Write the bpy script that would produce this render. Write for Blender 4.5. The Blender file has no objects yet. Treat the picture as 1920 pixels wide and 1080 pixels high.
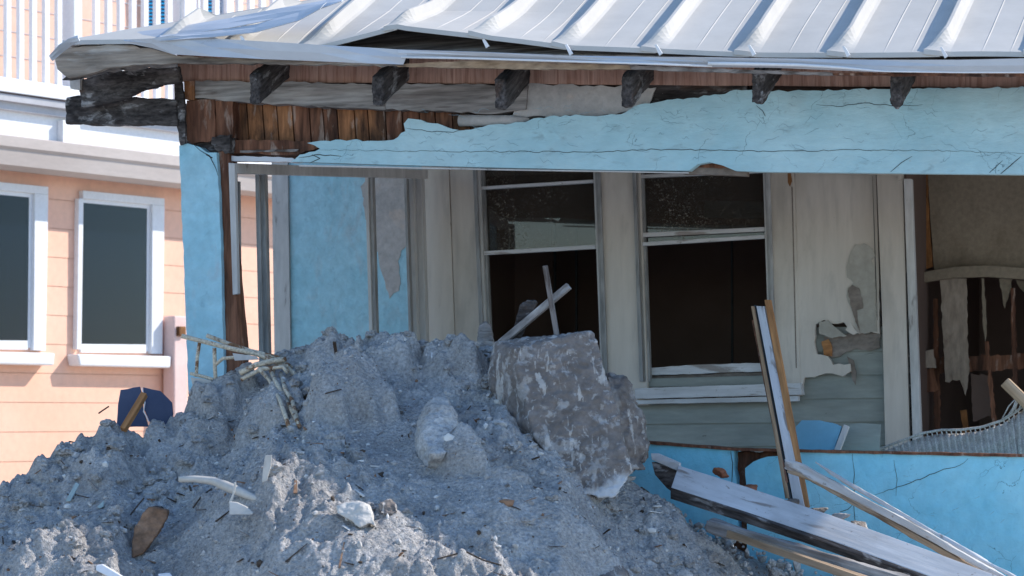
import bpy, bmesh, math, random
import numpy as np
from mathutils import Vector, Matrix, noise
random.seed(7); np.random.seed(7)
R = math.radians
S = bpy.context.scene
C = S.collection
# ------------------------------------------------------------------ camera
F = 4800.0; PITCH = math.atan(240 / F); CAMZ = 1.7
cam = bpy.data.cameras.new('camera'); camo = bpy.data.objects.new('camera', cam); C.objects.link(camo)
camo.location = (0, 0, CAMZ); camo.rotation_euler = (math.pi / 2 + PITCH, 0, 0)
cam.sensor_width = 36; cam.lens = 36 * F / 1920; cam.clip_end = 3000
cam.dof.use_dof = True; cam.dof.focus_distance = 11.6; cam.dof.aperture_fstop = 5.0
S.camera = camo
# ------------------------------------------------------------------ light
SD = Vector((1.2, .44, 1.0)).normalized()
elev = math.asin(SD.z); azim = math.atan2(SD.x, SD.y)
W = bpy.data.worlds.new('World'); S.world = W; W.use_nodes = True
nt = W.node_tree; nt.nodes.clear()
sky = nt.nodes.new('ShaderNodeTexSky'); sky.sky_type = 'NISHITA'; sky.sun_disc = False
sky.sun_elevation = elev; sky.sun_rotation = azim
sky.air_density = 1.2; sky.dust_density = .05; sky.ozone_density = 5.2
bg = nt.nodes.new('ShaderNodeBackground'); bg.inputs['Strength'].default_value = .15
wo = nt.nodes.new('ShaderNodeOutputWorld')
nt.links.new(sky.outputs[0], bg.inputs[0]); nt.links.new(bg.outputs[0], wo.inputs[0])
sl = bpy.data.lights.new('sun', 'SUN'); sl.energy = 3.6; sl.angle = R(.5); sl.color = (1, .93, .84)
so = bpy.data.objects.new('sun', sl); C.objects.link(so); so.rotation_euler = SD.to_track_quat('Z', 'Y').to_euler()
S.view_settings.view_transform = 'Standard'; S.view_settings.look = 'None'
S.view_settings.exposure = .7; S.view_settings.gamma = 1

# ------------------------------------------------------------------ pixel -> point on real planes
def ray(px, py):
    u = (px - 960) / F; v = (540 - py) / F
    return Vector((u, math.cos(PITCH) - v * math.sin(PITCH), math.sin(PITCH) + v * math.cos(PITCH)))
CAM = Vector((0, 0, CAMZ))
def hit(px, py, O, n):
    d = ray(px, py); return CAM + d * ((O - CAM).dot(n) / d.dot(n))
A = R(19)
T = Vector((math.cos(A), -math.sin(A), 0)); AW = Vector((math.sin(A), math.cos(A), 0)); N = -AW; Z = Vector((0, 0, 1))
FO = Vector((0, 12, 0))
def fr(px, py, off=0): return hit(px, py, FO + N * off, N)          # the front plane of the blue house
B = R(35.3)
PT = Vector((math.sin(B), math.cos(B), 0)); PN = Vector((math.cos(B), -math.sin(B), 0))
PO = Vector(((155 - 960) / F * 19, 19, 0))
def pe(px, py, off=0): return hit(px, py, PO + PN * off, PN)        # the wall plane of the peach house
def at(px, py, Y): return hit(px, py, Vector((0, Y, 0)), Vector((0, 1, 0)))

# ------------------------------------------------------------------ materials
def srgb(r, g, b):
    f = lambda c: (c / 255 / 12.92) if c / 255 <= .04045 else ((c / 255 + .055) / 1.055) ** 2.4
    return (f(r), f(g), f(b))
def mat(name, c1, c2, sc=3, st=(1, 1, 1), lo=.35, hi=.65, rough=.85, bump=.3, bsc=40, bst=None, bd=.004,
        ov=(), metal=0, spec=.3, crack=None, rand=True, det=8, gr=.4, foot=None):
    m = bpy.data.materials.new(name); m.use_nodes = True
    t = m.node_tree; ns = t.nodes; L = t.links.new
    p = ns['Principled BSDF']
    p.inputs['Roughness'].default_value = rough; p.inputs['Metallic'].default_value = metal
    p.inputs['Specular IOR Level'].default_value = spec
    tc = ns.new('ShaderNodeTexCoord'); vec = tc.outputs['Object']
    if rand:
        oi = ns.new('ShaderNodeObjectInfo'); mu = ns.new('ShaderNodeMath'); mu.operation = 'MULTIPLY'; mu.inputs[1].default_value = 37
        L(oi.outputs['Random'], mu.inputs[0]); ad = ns.new('ShaderNodeVectorMath'); ad.operation = 'ADD'
        L(vec, ad.inputs[0]); L(mu.outputs[0], ad.inputs[1]); vec = ad.outputs[0]
    def nz(scale, stretch, seed, detail=det, dist=0):
        mp = ns.new('ShaderNodeMapping'); mp.inputs['Scale'].default_value = stretch; mp.inputs['Location'].default_value = (seed * 3.1, seed * 1.7, seed)
        L(vec, mp.inputs[0]); n = ns.new('ShaderNodeTexNoise'); n.inputs['Scale'].default_value = scale
        n.inputs['Detail'].default_value = detail; n.inputs['Roughness'].default_value = .6; n.inputs['Distortion'].default_value = dist
        L(mp.outputs[0], n.inputs['Vector']); return n.outputs['Fac']
    def rng(s, a, b):
        r = ns.new('ShaderNodeMapRange'); r.inputs[1].default_value = a; r.inputs[2].default_value = b; L(s, r.inputs[0]); return r.outputs[0]
    def mix(f, a, b):
        x = ns.new('ShaderNodeMix'); x.data_type = 'RGBA'; L(f, x.inputs[0])
        for s, i in ((a, 6), (b, 7)):
            if isinstance(s, tuple): x.inputs[i].default_value = (*s, 1)
            else: L(s, x.inputs[i])
        return x.outputs[2]
    col = mix(rng(nz(sc, st, 1), lo, hi), c1, c2)
    h = nz(bsc, bst or st, 5)
    def grain(col):
        if not gr: return col
        q = ns.new('ShaderNodeMapRange'); q.inputs[1].default_value = .3; q.inputs[2].default_value = .7; q.inputs[3].default_value = 1 - gr; q.inputs[4].default_value = 1 + gr
        L(nz(max(sc * 5, bsc), bst or st, 23), q.inputs[0])
        x = ns.new('ShaderNodeVectorMath'); x.operation = 'SCALE'; L(col, x.inputs[0]); L(q.outputs[0], x.inputs['Scale']); return x.outputs[0]
    for k, (c, s_, st_, a, b, fac) in enumerate(ov):
        f = rng(nz(s_, st_, 11 + 7 * k, dist=.4), a, b)
        q = ns.new('ShaderNodeMath'); q.operation = 'MULTIPLY'; q.inputs[1].default_value = fac; L(f, q.inputs[0])
        col = mix(q.outputs[0], col, c)
    if crack:
        csc, wdt, cc = crack
        n2 = ns.new('ShaderNodeTexNoise'); n2.inputs['Scale'].default_value = 4; n2.inputs['Detail'].default_value = 6; L(vec, n2.inputs['Vector'])
        sc_ = ns.new('ShaderNodeVectorMath'); sc_.operation = 'SCALE'; sc_.inputs['Scale'].default_value = .35; L(n2.outputs['Color'], sc_.inputs[0])
        ad = ns.new('ShaderNodeVectorMath'); ad.operation = 'ADD'; L(vec, ad.inputs[0]); L(sc_.outputs[0], ad.inputs[1])
        v = ns.new('ShaderNodeTexVoronoi'); v.feature = 'DISTANCE_TO_EDGE'; v.inputs['Scale'].default_value = csc; L(ad.outputs[0], v.inputs['Vector'])
        f = rng(v.outputs['Distance'], wdt, 0)
        g = rng(nz(csc * .8, (1, 1, 1), 77), .5, .6)
        q = ns.new('ShaderNodeMath'); q.operation = 'MULTIPLY'; L(f, q.inputs[0]); L(g, q.inputs[1])
        col = mix(q.outputs[0], col, cc)
    col = grain(col)
    if foot:
        sx = ns.new('ShaderNodeSeparateXYZ'); L(tc.outputs['Object'], sx.inputs[0])
        k = ns.new('ShaderNodeMath'); k.operation = 'MULTIPLY_ADD'; k.inputs[1].default_value = .22; L(nz(6, (1, 1, 1), 3), k.inputs[0]); L(sx.outputs['Z'], k.inputs[2])
        k2 = ns.new('ShaderNodeMath'); k2.operation = 'MULTIPLY_ADD'; k2.inputs[1].default_value = -.28; L(sx.outputs['X'], k2.inputs[0]); L(k.outputs[0], k2.inputs[2])
        col = mix(rng(k2.outputs[0], foot[0] + .02, foot[0] - .02), col, foot[1])
    L(col, p.inputs['Base Color'])
    if bump:
        b = ns.new('ShaderNodeBump'); b.inputs['Strength'].default_value = bump; b.inputs['Distance'].default_value = bd
        L(h, b.inputs['Height']); L(b.outputs[0], p.inputs['Normal'])
    return m
M = {}
M['stucco'] = mat('blue stucco', (.37, .585, .65), (.47, .665, .715), 2.2, gr=.07, bump=.8, bsc=16, bst=(.6, .6, 1.3), bd=.011, rough=.92,
    ov=[((.45, .58, .60), 5, (1, 1, 1), .55, .75, .5), ((.22, .30, .33), 9, (1, 1, 2.5), .60, .72, .5), ((.42, .36, .30), 26, (1, 1, 1), .70, .74, .5)],
    crack=(5.5, .010, (.14, .22, .26)), rand=False)
M['stucco_low'] = mat('bright blue stucco', (.20, .58, .76), (.32, .67, .81), 1.8, gr=.08, bump=.8, bsc=18, bd=.01, rough=.9,
    ov=[((.35, .60, .70), 3, (1, 1, .4), .5, .72, .5), ((.10, .22, .30), 14, (1, 1, 1), .68, .73, .5)], crack=(4.2, .006, (.08, .22, .3)), rand=False)
M['stucco_back'] = mat('dusty blue stucco', (.30, .57, .68), (.39, .63, .73), 2, gr=.12, bump=1, bsc=16, bd=.012, rough=.95,
    ov=[((.42, .50, .54), 4, (2, 2, 1), .55, .7, .5), ((.20, .36, .44), 18, (1, 1, 1), .62, .7, .35)], rand=False)
M['render_grey'] = mat('bare grey render', gr=.14, c1=(.40, .38, .37), c2=(.50, .47, .45), sc=5, bump=.8, bsc=30, bd=.008,
    ov=[((.62, .50, .42), 9, (1, 1, 1), .6, .7, .5)])
M['char'] = mat('weathered black wood', (.028, .024, .024), (.10, .088, .085), 14, (.15, 1, 1), gr=.7, rough=.95, bump=1, bsc=30, bst=(.12, 1, 1), bd=.012,
    ov=[((.30, .29, .29), 16, (.4, 1, 1), .56, .63, .75), ((.14, .07, .04), 5, (.4, 1, 1), .6, .7, .6)])
M['greywood'] = mat('peeling grey wood', gr=.5, c1=(.15, .13, .125), c2=(.31, .285, .27), sc=9, st=(.1, 1, 1), bump=.9, bsc=30, bst=(.08, 1, 1), bd=.006,
    ov=[((.07, .05, .04), 22, (.10, 1, 1), .54, .62, .85), ((.42, .42, .42), 4, (.3, 1, 1), .5, .6, .5)])
M['redwood'] = mat('exposed red brown timber', (.10, .042, .026), (.24, .11, .065), 10, (1, 1, .12), gr=.5, bump=.8, bsc=34, bst=(1, 1, .1), bd=.006,
    ov=[((.03, .018, .014), 6, (1, 1, .3), .52, .66, .8), ((.42, .33, .28), 14, (1, 1, .3), .58, .66, .6)])
M['plank_orange'] = mat('orange sheathing plank', (.20, .085, .04), (.38, .175, .08), 11, (1, 1, .15), gr=.5, bump=.7, bsc=30, bst=(1, 1, .1), bd=.005,
    ov=[((.035, .02, .015), 6, (1, 1, .5), .48, .62, .85), ((.40, .32, .28), 16, (1, 1, .35), .56, .64, .6)])
M['blocking'] = mat('ribbed red brown board', (.46, .27, .21), (.56, .36, .29), 9, (1, 1, .1), bump=1, gr=.15, bsc=60, bst=(1, 1, .05), bd=.01,
    ov=[((.27, .13, .09), 60, (1, 1, .05), .5, .6, .6)])
M['cream'] = mat('cream painted board', (.53, .475, .42), (.60, .55, .495), 3, (1, 1, .25), gr=.06, bump=.35, bsc=30, bst=(1, 1, .1),
    ov=[((.33, .29, .24), 3, (1, 1, .4), .50, .72, .55), ((.30, .28, .26), 9, (1.5, 1.5, .3), .55, .7, .35), ((.18, .15, .12), 26, (1, 1, .6), .70, .74, .6)], rand=False)
M['trim'] = mat('chalky white trim', gr=.12, c1=(.44, .43, .42), c2=(.56, .55, .54), sc=5, st=(1, 1, .3), bump=.5, bsc=40, bst=(1, 1, .2),
    ov=[((.14, .12, .11), 14, (1, 1, .25), .63, .70, .7)])
M['trimx'] = mat('chalky white paint on wood', (.54, .54, .55), (.64, .64, .66), 5, (.2, 1, 1), gr=.12, bump=.5, bsc=40, bst=(.1, 1, 1),
    ov=[((.20, .15, .12), 18, (.15, 1, 1), .59, .65, .75), ((.36, .34, .33), 5, (.4, 1, 1), .48, .66, .5), ((.26, .22, .19), 40, (.7, 1, 1), .64, .68, .7)])
M['jamb'] = mat('grey aluminium jamb', (.22, .22, .22), (.33, .33, .33), 5, (1, 1, .15), bump=.3, bsc=40, rough=.6)
M['clap'] = mat('sage grey clapboard', (.25, .27, .25), (.33, .34, .31), 4, (.3, .3, 1), gr=.13, bump=.5, bsc=30, bst=(.2, .2, 1),
    ov=[((.07, .065, .06), 24, (.4, .4, 1), .68, .72, .8)], rand=False)
M['peel'] = mat('bare plaster backing', gr=.12, c1=(.33, .31, .27), c2=(.40, .375, .335), sc=5, bump=.6, bsc=25)
M['brownpeel'] = mat('brown torn backing', (.15, .12, .10), (.24, .205, .18), 9, (.5, 1, 1), gr=.25, bump=.8, bsc=30)
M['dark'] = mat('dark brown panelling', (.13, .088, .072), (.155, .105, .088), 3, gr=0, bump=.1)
M['tan'] = mat('stained tan board', gr=.15, c1=(.22, .18, .135), c2=(.27, .225, .17), sc=3, bump=.2, ov=[((.12, .085, .055), 3, (1, 1, .4), .55, .75, .6)])
M['rustboard'] = mat('rust stained board', (.18, .075, .025), (.28, .13, .05), 5, (1, 1, .4), bump=.4, ov=[((.04, .02, .012), 6, (1, 1, .5), .5, .65, .8)])
M['roof'] = mat('white standing seam metal', (.50, .48, .45), (.55, .53, .50), 1.5, gr=.05, bump=.08, bsc=3, bd=.02, rough=.8, spec=.15,
    ov=[((.48, .45, .41), 14, (1, 1, 1), .60, .78, .35)], rand=False)
M['flash'] = mat('white drip edge metal', (.48, .50, .54), (.58, .60, .64), 3, (.3, 1, 1), gr=.05, bump=.3, bsc=4, bd=.02, rough=.42, spec=.5,
    ov=[((.34, .29, .26), 20, (.4, 1, 1), .66, .72, .5)])
M['sand'] = mat('damp shelly sand', (.40, .385, .375), (.60, .58, .565), 4, gr=.36, bump=1, bsc=70, bd=.03, rough=1, spec=.1,
    ov=[((.36, .34, .33), 1.6, (1, 1, 1), .5, .65, .5), ((.14, .12, .11), 60, (1, 1, 1), .64, .69, .7), ((.75, .72, .68), 75, (1, 1, 1), .66, .69, .8),
        ((.34, .27, .22), 25, (1, 1, 1), .66, .72, .6)], rand=False, det=10)
M['grit'] = mat('shell and stone grit', (.36, .345, .335), (.58, .56, .54), 9, bump=.5, bsc=60, rand=False, ov=[((.12, .1, .09), 7, (1, 1, 1), .6, .64, .8)])
M['shellbit'] = mat('white shell bit', (.62, .60, .57), (.72, .70, .67), 6, gr=.1, bump=0)
M['concrete'] = mat('mottled broken concrete', (.17, .145, .13), (.25, .215, .195), 7, gr=.22, bump=1, bsc=30, bd=.012, rough=.95,
    ov=[((.43, .405, .385), 5, (1, 1, .8), .49, .60, .8), ((.50, .48, .46), 20, (1, 1, 1), .60, .66, .35), ((.60, .56, .52), 7, (3, 3, .35), .60, .63, .7), ((.13, .115, .11), 9, (1, 1, 1), .60, .68, .6)], rand=False)
M['blockconcrete'] = mat('mottled broken concrete', (.17, .145, .13), (.25, .215, .195), 7, gr=.22, bump=1, bsc=30, bd=.012, rough=.95,
    ov=[((.42, .40, .385), 9, (1, 1, .8), .535, .58, .7), ((.55, .53, .51), 26, (1, 1, 1), .58, .64, .5), ((.60, .56, .52), 7, (3, 3, .35), .60, .63, .7), ((.13, .115, .11), 9, (1, 1, 1), .60, .68, .6)], rand=False, foot=(.115, (.60, .60, .61)))
M['clod'] = mat('pale packed sand', (.40, .38, .365), (.56, .535, .515), 5, gr=.34, foot=(-.02, (.58, .53, .47)), bump=1, bsc=60, bd=.014, rough=1, spec=.1,
    ov=[((.25, .22, .21), 14, (1, 1, 1), .58, .66, .7)], rand=False)
M['palebreak'] = mat('pale broken face', (.60, .56, .50), (.70, .66, .60), 6, bump=.5, bsc=30)
M['tube'] = mat('chipped cream tube', (.50, .43, .33), (.62, .54, .42), 20, bump=.4, bsc=60, rough=.6,
    ov=[((.20, .085, .03), 13, (1, 1, 1), .53, .58, .9)])
M['plastic'] = mat('dirty white plastic', gr=.08, c1=(.50, .47, .43), c2=(.60, .57, .53), sc=8, bump=.2, bsc=30, rough=.5, ov=[((.36, .33, .30), 12, (1, 1, 1), .6, .7, .6)])
M['darkblue'] = mat('dark navy tile', (.045, .065, .13), (.06, .085, .16), 5, gr=.05, bump=.1, rough=.6)
M['orangewood'] = mat('raw orange wood', (.30, .13, .05), (.44, .22, .09), 9, (.12, 1, 1), bump=.5, bsc=30, bst=(.1, 1, 1), ov=[((.10, .045, .02), 9, (.2, 1, 1), .58, .66, .7)])
M['tanwood'] = mat('raw tan wood', (.30, .20, .12), (.42, .31, .22), 9, (.1, 1, 1), bump=.6, bsc=30, bst=(.08, 1, 1), ov=[((.10, .06, .04), 10, (.1, 1, 1), .58, .66, .8)])
M['brownwood'] = mat('brown wood chunk', (.20, .11, .065), (.31, .18, .11), 7, bump=.5, bsc=30, ov=[((.05, .03, .02), 6, (1, 1, 1), .62, .7, .8)])
M['brick'] = mat('broken red brick', (.24, .09, .05), (.34, .14, .08), 12, bump=.8, bsc=40)
M['blueshard'] = mat('smooth blue plaster shard', (.17, .40, .56), (.20, .44, .60), 4, gr=.05, bump=.2)
M['greenish'] = mat('pale green plaster', (.34, .42, .42), (.40, .48, .47), 6, gr=.1, bump=.3)
M['roomshade'] = mat('dark slate blind', (.010, .018, .034), (.022, .036, .060), 2, (4, 4, .15), gr=.3, bump=.1, rough=.8)  # dark tone stands in for the unlit room behind the panes
M['dirtycream'] = mat('dirty cream lath', (.26, .21, .165), (.36, .30, .25), 6, (1, 1, .3), gr=.25, bump=.5, ov=[((.12, .07, .045), 9, (1, 1, .4), .55, .65, .7)])
M['fasciawood'] = mat('weathered brown fascia', (.12, .09, .07), (.30, .25, .205), 7, (.12, 1, 1), gr=.6, bump=1, bsc=30, bst=(.08, 1, 1), bd=.008, ov=[((.05, .035, .03), 7, (.2, 1, 1), .52, .62, .85), ((.46, .45, .43), 10, (.2, 1, 1), .58, .66, .6)])
M['net'] = mat('off white hammock weave', (.36, .34, .32), (.48, .46, .44), 30, bump=.7, bsc=90, bd=.004, ov=[((.2, .18, .16), 5, (1, 1, 1), .55, .7, .5)])
M['peach'] = mat('peach lap siding', (.86, .50, .36), (.88, .54, .40), 1.5, gr=.05, bump=.15, bsc=20, rough=.8, rand=False)
M['peachpale'] = mat('pale peach siding', (.78, .50, .38), (.83, .55, .43), 1.5, gr=.05, bump=.15, bsc=20, rand=False)
M['pink'] = mat('pale pink painted post', (.72, .52, .48), (.78, .58, .54), 3, gr=.05, bump=.2)
M['white'] = mat('clean white paint', (.74, .75, .77), (.80, .80, .82), 3, gr=.05, bump=.1, rough=.6)
M['beige'] = mat('beige cornice', (.47, .41, .38), (.53, .47, .44), 2, (.3, .3, 1), gr=.05, bump=.15)
M['grey'] = mat('grey metal band', (.42, .42, .45), (.50, .50, .53), 2, gr=.05, bump=.1)
M['shutter'] = mat('deep teal blue shutter', (.0, .20, .42), (.0, .26, .50), 4, gr=.05, bump=.1, rough=.5)
M['ground'] = mat('sandy ground', (.42, .39, .35), (.52, .48, .43), 2, bump=.5, bsc=20, rand=False)
M['twig'] = mat('dark dry twig', (.05, .035, .025), (.11, .08, .06), 20, bump=.3)
M['softcrack'] = mat('fine crack', (.22, .34, .40), (.26, .38, .43), 20, bump=0)
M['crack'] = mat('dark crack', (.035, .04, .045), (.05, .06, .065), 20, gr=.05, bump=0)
def glassmat(name, tint, dust, dlo, dhi, rough=.02, ior=1.6, ds=90):
    m = bpy.data.materials.new(name); m.use_nodes = True; t = m.node_tree; ns = t.nodes; L = t.links.new; ns.clear()
    out = ns.new('ShaderNodeOutputMaterial'); tc = ns.new('ShaderNodeTexCoord')
    tr = ns.new('ShaderNodeBsdfTransparent'); tr.inputs[0].default_value = (*tint, 1)
    gl = ns.new('ShaderNodeBsdfGlossy'); gl.inputs['Roughness'].default_value = rough
    fr_ = ns.new('ShaderNodeFresnel'); fr_.inputs[0].default_value = ior
    m1 = ns.new('ShaderNodeMixShader'); L(fr_.outputs[0], m1.inputs[0]); L(tr.outputs[0], m1.inputs[1]); L(gl.outputs[0], m1.inputs[2])
    df = ns.new('ShaderNodeBsdfDiffuse'); df.inputs[0].default_value = (*dust, 1)
    n = ns.new('ShaderNodeTexNoise'); n.inputs['Scale'].default_value = ds; n.inputs['Detail'].default_value = 5; n.inputs['Distortion'].default_value = 1.2
    L(tc.outputs['Object'], n.inputs['Vector'])
    n2 = ns.new('ShaderNodeTexNoise'); n2.inputs['Scale'].default_value = 3; L(tc.outputs['Object'], n2.inputs['Vector'])
    r = ns.new('ShaderNodeMapRange'); r.inputs[1].default_value = dlo; r.inputs[2].default_value = dhi; r.inputs[4].default_value = .8; L(n.outputs['Fac'], r.inputs[0])
    r2 = ns.new('ShaderNodeMapRange'); r2.inputs[1].default_value = .35; r2.inputs[2].default_value = .6; L(n2.outputs['Fac'], r2.inputs[0])
    q = ns.new('ShaderNodeMath'); q.operation = 'MULTIPLY'; L(r.outputs[0], q.inputs[0]); L(r2.outputs[0], q.inputs[1])
    q2 = ns.new('ShaderNodeMath'); q2.operation = 'ADD'; q2.inputs[1].default_value = .09; L(q.outputs[0], q2.inputs[0])
    m2 = ns.new('ShaderNodeMixShader'); L(q2.outputs[0], m2.inputs[0]); L(m1.outputs[0], m2.inputs[1]); L(df.outputs[0], m2.inputs[2])
    L(m2.outputs[0], out.inputs[0]); return m
M['glass'] = glassmat('dust speckled glass', (.55, .5, .48), (.26, .235, .20), .55, .70)
M['glass2'] = glassmat('clear house glass', (.6, .65, .7), (.04, .09, .18), .75, .99, ior=1.25)

# ------------------------------------------------------------------ mesh builder
def lab(o, label=None, cat=None, group=None, kind=None):
    if label: o['label'] = label
    if cat: o['category'] = cat
    if group: o['group'] = group
    if kind: o['kind'] = kind
    return o
def empty(name, loc, label, cat, group=None):
    o = bpy.data.objects.new(name, None); C.objects.link(o); o.location = loc; o.empty_display_size = .2
    return lab(o, label, cat, group)
def wloc(p):
    v = Vector((0, 0, 0))
    while p is not None: v += p.location; p = p.parent
    return v
class MB:
    def __init__(s): s.v = []; s.f = []; s.m = []
    def add(s, vs, fs, mi=0):
        b = len(s.v); s.v += [Vector(p) for p in vs]; s.f += [tuple(b + i for i in f) for f in fs]; s.m += [mi] * len(fs)
    def ext(s, pts, dep, mi=0):
        n = len(pts); pts = [Vector(p) for p in pts]
        s.add(pts + [p + dep for p in pts], [tuple(range(n)), tuple(reversed(range(n, 2 * n)))] +
              [(i, i + n, (i + 1) % n + n, (i + 1) % n) for i in range(n)], mi)
    def bar(s, p0, p1, w, h, up=Z, mi=0, taper=1):
        p0 = Vector(p0); p1 = Vector(p1); d = (p1 - p0).normalized(); a = d.cross(up).normalized(); b = a.cross(d)
        vs = []
        for p, k in ((p0, 1), (p1, taper)):
            for x, y in ((-1, -1), (1, -1), (1, 1), (-1, 1)): vs.append(p + a * (x * w / 2 * k) + b * (y * h / 2 * k))
        s.add(vs, [(0, 1, 2, 3), (7, 6, 5, 4), (0, 4, 5, 1), (1, 5, 6, 2), (2, 6, 7, 3), (3, 7, 4, 0)], mi)
    def tube(s, pts, rad, n=10, mi=0):
        pts = [Vector(p) for p in pts]; b = len(s.v)
        rads = rad if isinstance(rad, (list, tuple)) else [rad] * len(pts)
        u = None
        for i, p in enumerate(pts):
            d = (pts[min(i + 1, len(pts) - 1)] - pts[max(i - 1, 0)]).normalized()
            u = (Z if abs(d.z) < .9 else T) if u is None else u
            a = d.cross(u).normalized(); c = a.cross(d); u = c
            for k in range(n): s.v.append(p + (a * math.cos(2 * math.pi * k / n) + c * math.sin(2 * math.pi * k / n)) * rads[i])
        for i in range(len(pts) - 1):
            for k in range(n): s.f.append((b + i * n + k, b + i * n + (k + 1) % n, b + (i + 1) * n + (k + 1) % n, b + (i + 1) * n + k)); s.m.append(mi)
        s.f.append(tuple(b + k for k in reversed(range(n)))); s.f.append(tuple(b + (len(pts) - 1) * n + k for k in range(n))); s.m += [mi, mi]
    def build(s, name, mats, parent=None, bevel=0, smooth=False, label=None, cat=None, group=None, kind=None, rough=None, frame=None):
        if not isinstance(mats, (list, tuple)): mats = [mats]
        me = bpy.data.meshes.new(name); o = bpy.data.objects.new(name, me); C.objects.link(o)
        if parent is not None: o.parent = parent; org = wloc(parent); loc = Vector((0, 0, 0))
        else:
            mn = Vector([min(p[i] for p in s.v) for i in range(3)]); mx = Vector([max(p[i] for p in s.v) for i in range(3)])
            org = Vector(((mn.x + mx.x) / 2, (mn.y + mx.y) / 2, mn.z)); o.location = org
        if frame is not None:                          # local X along the piece, so its grain runs with it
            d = Vector(frame).normalized(); a = d.cross(Z)
            a = T.copy() if a.length < .05 else a.normalized()
            rm = Matrix((d, a, d.cross(a))).transposed(); c = s.v[0].copy()
            o.location = (c - org) if parent is not None else c
            o.rotation_euler = rm.to_euler(); inv = rm.transposed()
            vs = [inv @ (p - c) for p in s.v]
        else: vs = [p - org for p in s.v]
        me.from_pydata([tuple(p) for p in vs], [], s.f)
        for m in mats: me.materials.append(M[m])
        for p, mi in zip(me.polygons, s.m): p.material_index = mi
        bm = bmesh.new(); bm.from_mesh(me); bmesh.ops.recalc_face_normals(bm, faces=bm.faces); bm.to_mesh(me); bm.free()
        if rough: roughen(o, *rough)
        elif smooth:
            for p in me.polygons: p.use_smooth = True
        if bevel and not rough:
            b = o.modifiers.new('bevel', 'BEVEL'); b.width = bevel; b.segments = 2; b.limit_method = 'ANGLE'
        return lab(o, label, cat, group, kind)
def roughen(o, vox, amps, st=(1, 1, 1), smooth=True):
    r = o.modifiers.new('r', 'REMESH'); r.mode = 'VOXEL'; r.voxel_size = vox
    dg = bpy.context.evaluated_depsgraph_get(); dg.update()
    me = bpy.data.meshes.new_from_object(o.evaluated_get(dg)); o.modifiers.clear()
    mats = list(o.data.materials); old = o.data; o.data = me; me.name = old.name
    me.materials.clear()
    for m in mats: me.materials.append(m)
    n = len(me.vertices); co = np.empty(n * 3); me.vertices.foreach_get('co', co); co = co.reshape(-1, 3)
    no = np.array([v.normal[:] for v in me.vertices]); seed = random.random() * 50
    out = co.copy()
    for i in range(n):
        p = co[i]; q = Vector((p[0] * st[0] + seed, p[1] * st[1], p[2] * st[2])); d = 0
        for sc, am in amps: d += noise.fractal(q * sc, .7, 2.0, 3) * am
        out[i] += no[i] * d
    me.vertices.foreach_set('co', out.ravel()); me.update()
    for p in me.polygons: p.use_smooth = smooth; p.material_index = 0
def jag(pts, amp, step, seed=0, closed=True, skip=()):
    """pixel polyline -> subdivided with jitter; edges listed in skip stay straight"""
    rnd = random.Random(seed); out = []; n = len(pts)
    for i in range(n if closed else n - 1):
        a = pts[i]; b = pts[(i + 1) % n]; out.append(a)
        if i in skip: continue
        L = math.hypot(b[0] - a[0], b[1] - a[1]); k = int(L / step)
        for j in range(1, k):
            t = j / k; out.append((a[0] + (b[0] - a[0]) * t + rnd.uniform(-amp, amp) * .5, a[1] + (b[1] - a[1]) * t + rnd.uniform(-amp, amp)))
    if not closed: out.append(pts[-1])
    return out
def slab(pix, off, th, pl=fr, nn=N, mb=None, mi=0, j=0, step=12, seed=1, skip=()):
    if mb is None: mb = MB()
    if j: pix = jag(pix, j, step, seed, True, skip)
    mb.ext([pl(x, y, off) for x, y in pix], -nn * th, mi); return mb
def line(mb, pix, off, w=.0035, pl=fr, nn=N, mi=1, j=1.5, step=9, seed=3):
    """a crack: thin ribbon lying 2 mm proud of its surface"""
    q = jag(pix, j, step, seed, False); P = [pl(x, y, off + .002) for x, y in q]
    for i in range(len(P) - 1):
        d = (P[i + 1] - P[i]).normalized(); a = d.cross(nn).normalized() * w / 2
        k0 = .3 + .7 * math.sin(math.pi * (i + .3) / len(P)); k1 = .3 + .7 * math.sin(math.pi * (i + 1.3) / len(P))
        mb.add([P[i] - a * k0, P[i] + a * k0, P[i + 1] + a * k1, P[i + 1] - a * k1], [(0, 1, 2, 3)], mi)

# ------------------------------------------------------------------ ground
g = MB(); g.add([(-900, -300, 0), (900, -300, 0), (900, 1500, 0), (-900, 1500, 0)], [(0, 1, 2, 3)])
g.build('ground', 'ground', kind='structure')

# ------------------------------------------------------------------ blue house
H = empty('blue_beach_house', fr(900, 900, -1) * 1, 'wrecked light blue stucco beach house with white metal roof and torn open porch', 'house')
H.location.z = 0
# roof plane
C0 = fr(118, 80, .42); C1 = fr(1960, 107, .42); E = (C1 - C0).normalized()
UP = (AW * math.cos(R(26)) + Z * math.sin(R(26))).normalized(); RN = E.cross(UP).normalized()
if RN.z < 0: RN = -RN
def rf(px, py): return hit(px, py, C0, RN)
HP = rf(598, 2)
def rs(p): # coordinates in roof: along the eave, up the slope
    d = p - C0; v = d.dot(UP - E * UP.dot(E)) / (UP - E * UP.dot(E)).length_squared
    return d.dot(E) - v * UP.dot(E), v
hs, hv = rs(HP)
ribs = [rs(rf(x, y))[0] - 0 for x, y in ((320, 84), (452, 84), (597, 86), (750, 90), (908, 93), (1062, 96), (1230, 98), (1405, 101), (1580, 103), (1763, 105), (1950, 107))]
while ribs[-1] < 6.1: ribs.append(ribs[-1] + .43)
SEND = 6.45; VEND = 3.2
def bump_(s, v): # torn up panels
    pk = ribs[3]; w = (ribs[3] - ribs[2]) if s < pk else (ribs[5] - ribs[3])
    k = max(0, 1 - abs(s - pk) / w); return .105 * k * max(0, 1 - v / .55) ** 1.3
cs = []
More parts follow.
